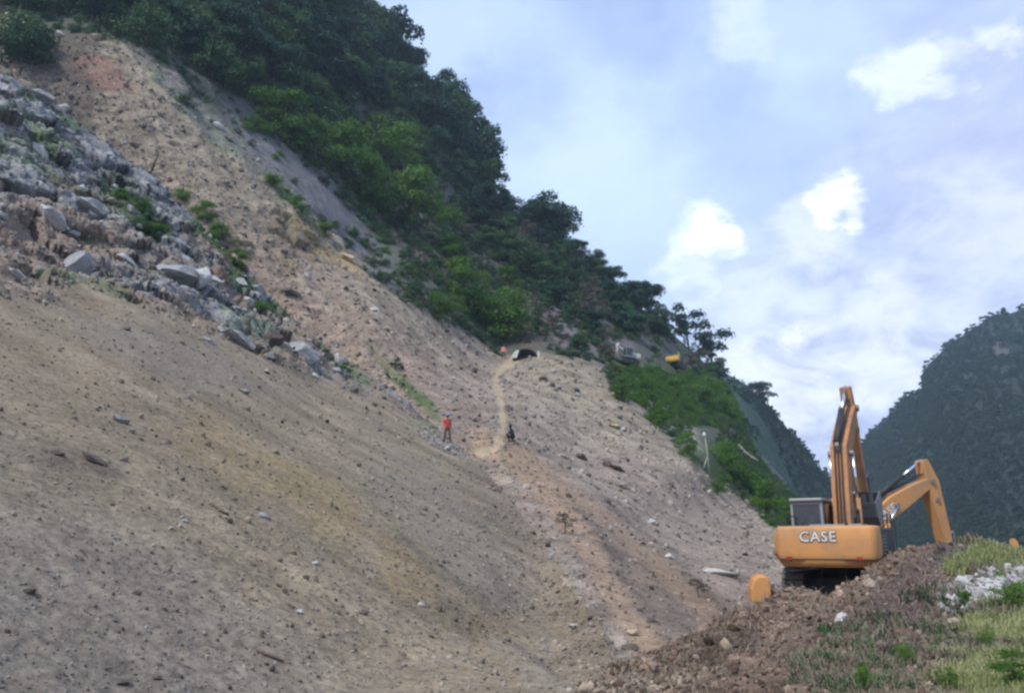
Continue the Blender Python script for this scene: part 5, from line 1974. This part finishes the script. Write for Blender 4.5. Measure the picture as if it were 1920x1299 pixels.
q = at(1426, 1124, 19.2)
Td = empty('metal_cover', q + Vector((0, 0, -.06)), R(-8), 1., R(3), R(4))
tag(Td, 'rounded orange metal cover standing in the mud left of the near excavator', 'machine part')
arch = [(-.22, 0), (-.24, .30), (-.19, .50), (-.08, .60), (.08, .61), (.17, .55), (.20, .30), (.19, 0)]
o = MB().prism(arch, -.2, .25).build('cover', M_orange, Td, .04)
recalc(o)
o = MB().prism([(x * 1.06, z * 1.03) for x, z in arch], .25, .30).build('rim', M_boomp, Td, .01)
recalc(o)
o = MB().prism([(.20, 0), (.21, .34), (.34, .26), (.42, .04), (.42, 0)], -.1, .3).build('shaded_side', M_brownc, Td, .02)  # brown wedge added as the cover's shadowed side, shade given by its dark colour
recalc(o)

q = at(1903, 1040, 31)
Ts = empty('road_marker', q + Vector((0, 0, -.6)))
tag(Ts, 'small orange road marker on a post behind the tall grass at the right edge', 'road sign')
MB().box((0, 0, .45), (.06, .06, .9)).build('post', M_black, Ts)
MB().prism([(-.13, .85), (.13, .85), (.15, 1.05), (.05, 1.2), (-.1, 1.18), (-.15, 1.0)], -.05, -.02).build('panel', M_orange, Ts, .01)
q = at(1926, 1050, 30)
o = MB().prism([(-.35, -.6), (.55, -.6), (.45, -.2), (.35, .25), (-.2, .25), (-.3, -.2)], -.5, .5).build('concrete_barrier', plain_mat('concrete', (.42, .43, .45), .9), None, .03)
o.location = q
tag(o, 'pale concrete block cut by the right edge of the frame, behind the grass', 'barrier')

for (pts_, lab) in [([(283, 325), (286, 308), (291, 294), (290, 285)], 'dark crooked stick standing on the crest of the grey rock'),
                    ([(480, 1222), (505, 1232), (530, 1242)], 'short dark stick near the bottom of the scree'),
                    ([(395, 945), (410, 958), (428, 966)], 'short dark twig left of the middle of the scree')]:
    hp = [hit(x, y, ('talus_slope', 'hillside')) for x, y in pts_]
    if 'standing' in lab:
        dd = hp[0][2]
        P0 = hp[0][0]
        W_ = [P0 + Vector(((x - pts_[0][0]) * dd / F_PX, 0, (pts_[0][1] - y) * dd / F_PX)) for x, y in pts_]
        rr = [2.2 * dd / F_PX, 1.8 * dd / F_PX, 1.3 * dd / F_PX, .8 * dd / F_PX]
    else:
        W_ = [h[0] + h[1] * .02 for h in hp]
        rr = [1.6 * h[2] / F_PX for h in hp]
    o = MB().tube(W_, rr[:len(W_)], 6).build('stick', M_brownc, None, 0, True)
    tag(o, lab, 'stick')

# ================================================================== AIR
lo_, hi_ = np.full(3, 1e9), np.full(3, -1e9)
for q_ in list(SHEETS.values()):
    bb = np.array([tuple(c) for c in q_['o'].bound_box])
    lo_, hi_ = np.minimum(lo_, bb.min(0)), np.maximum(hi_, bb.max(0))
lo_ = np.minimum(lo_, [-360, -50, -1]) - 5
hi_ = np.maximum(hi_, [810, 1110, 10]) + np.array([5, 5, 30])
lo_[2] -= 0
hz = MB().box(tuple((lo_ + hi_) / 2), tuple(hi_ - lo_))
print('HAZE', lo_, hi_)
m = bpy.data.materials.new('haze_air')
m.use_nodes = True
m.node_tree.nodes.clear()
mo = m.node_tree.nodes.new('ShaderNodeOutputMaterial')
pv = m.node_tree.nodes.new('ShaderNodeVolumePrincipled')
pv.inputs['Density'].default_value = .00036
pv.inputs['Color'].default_value = (.66, .84, 1.0, 1)
pv.inputs['Anisotropy'].default_value = .2
m.node_tree.links.new(pv.outputs[0], mo.inputs['Volume'])
o = hz.build('haze', m)
tag(o, 'thin bluish haze filling the valley air', 'haze', kind='stuff')
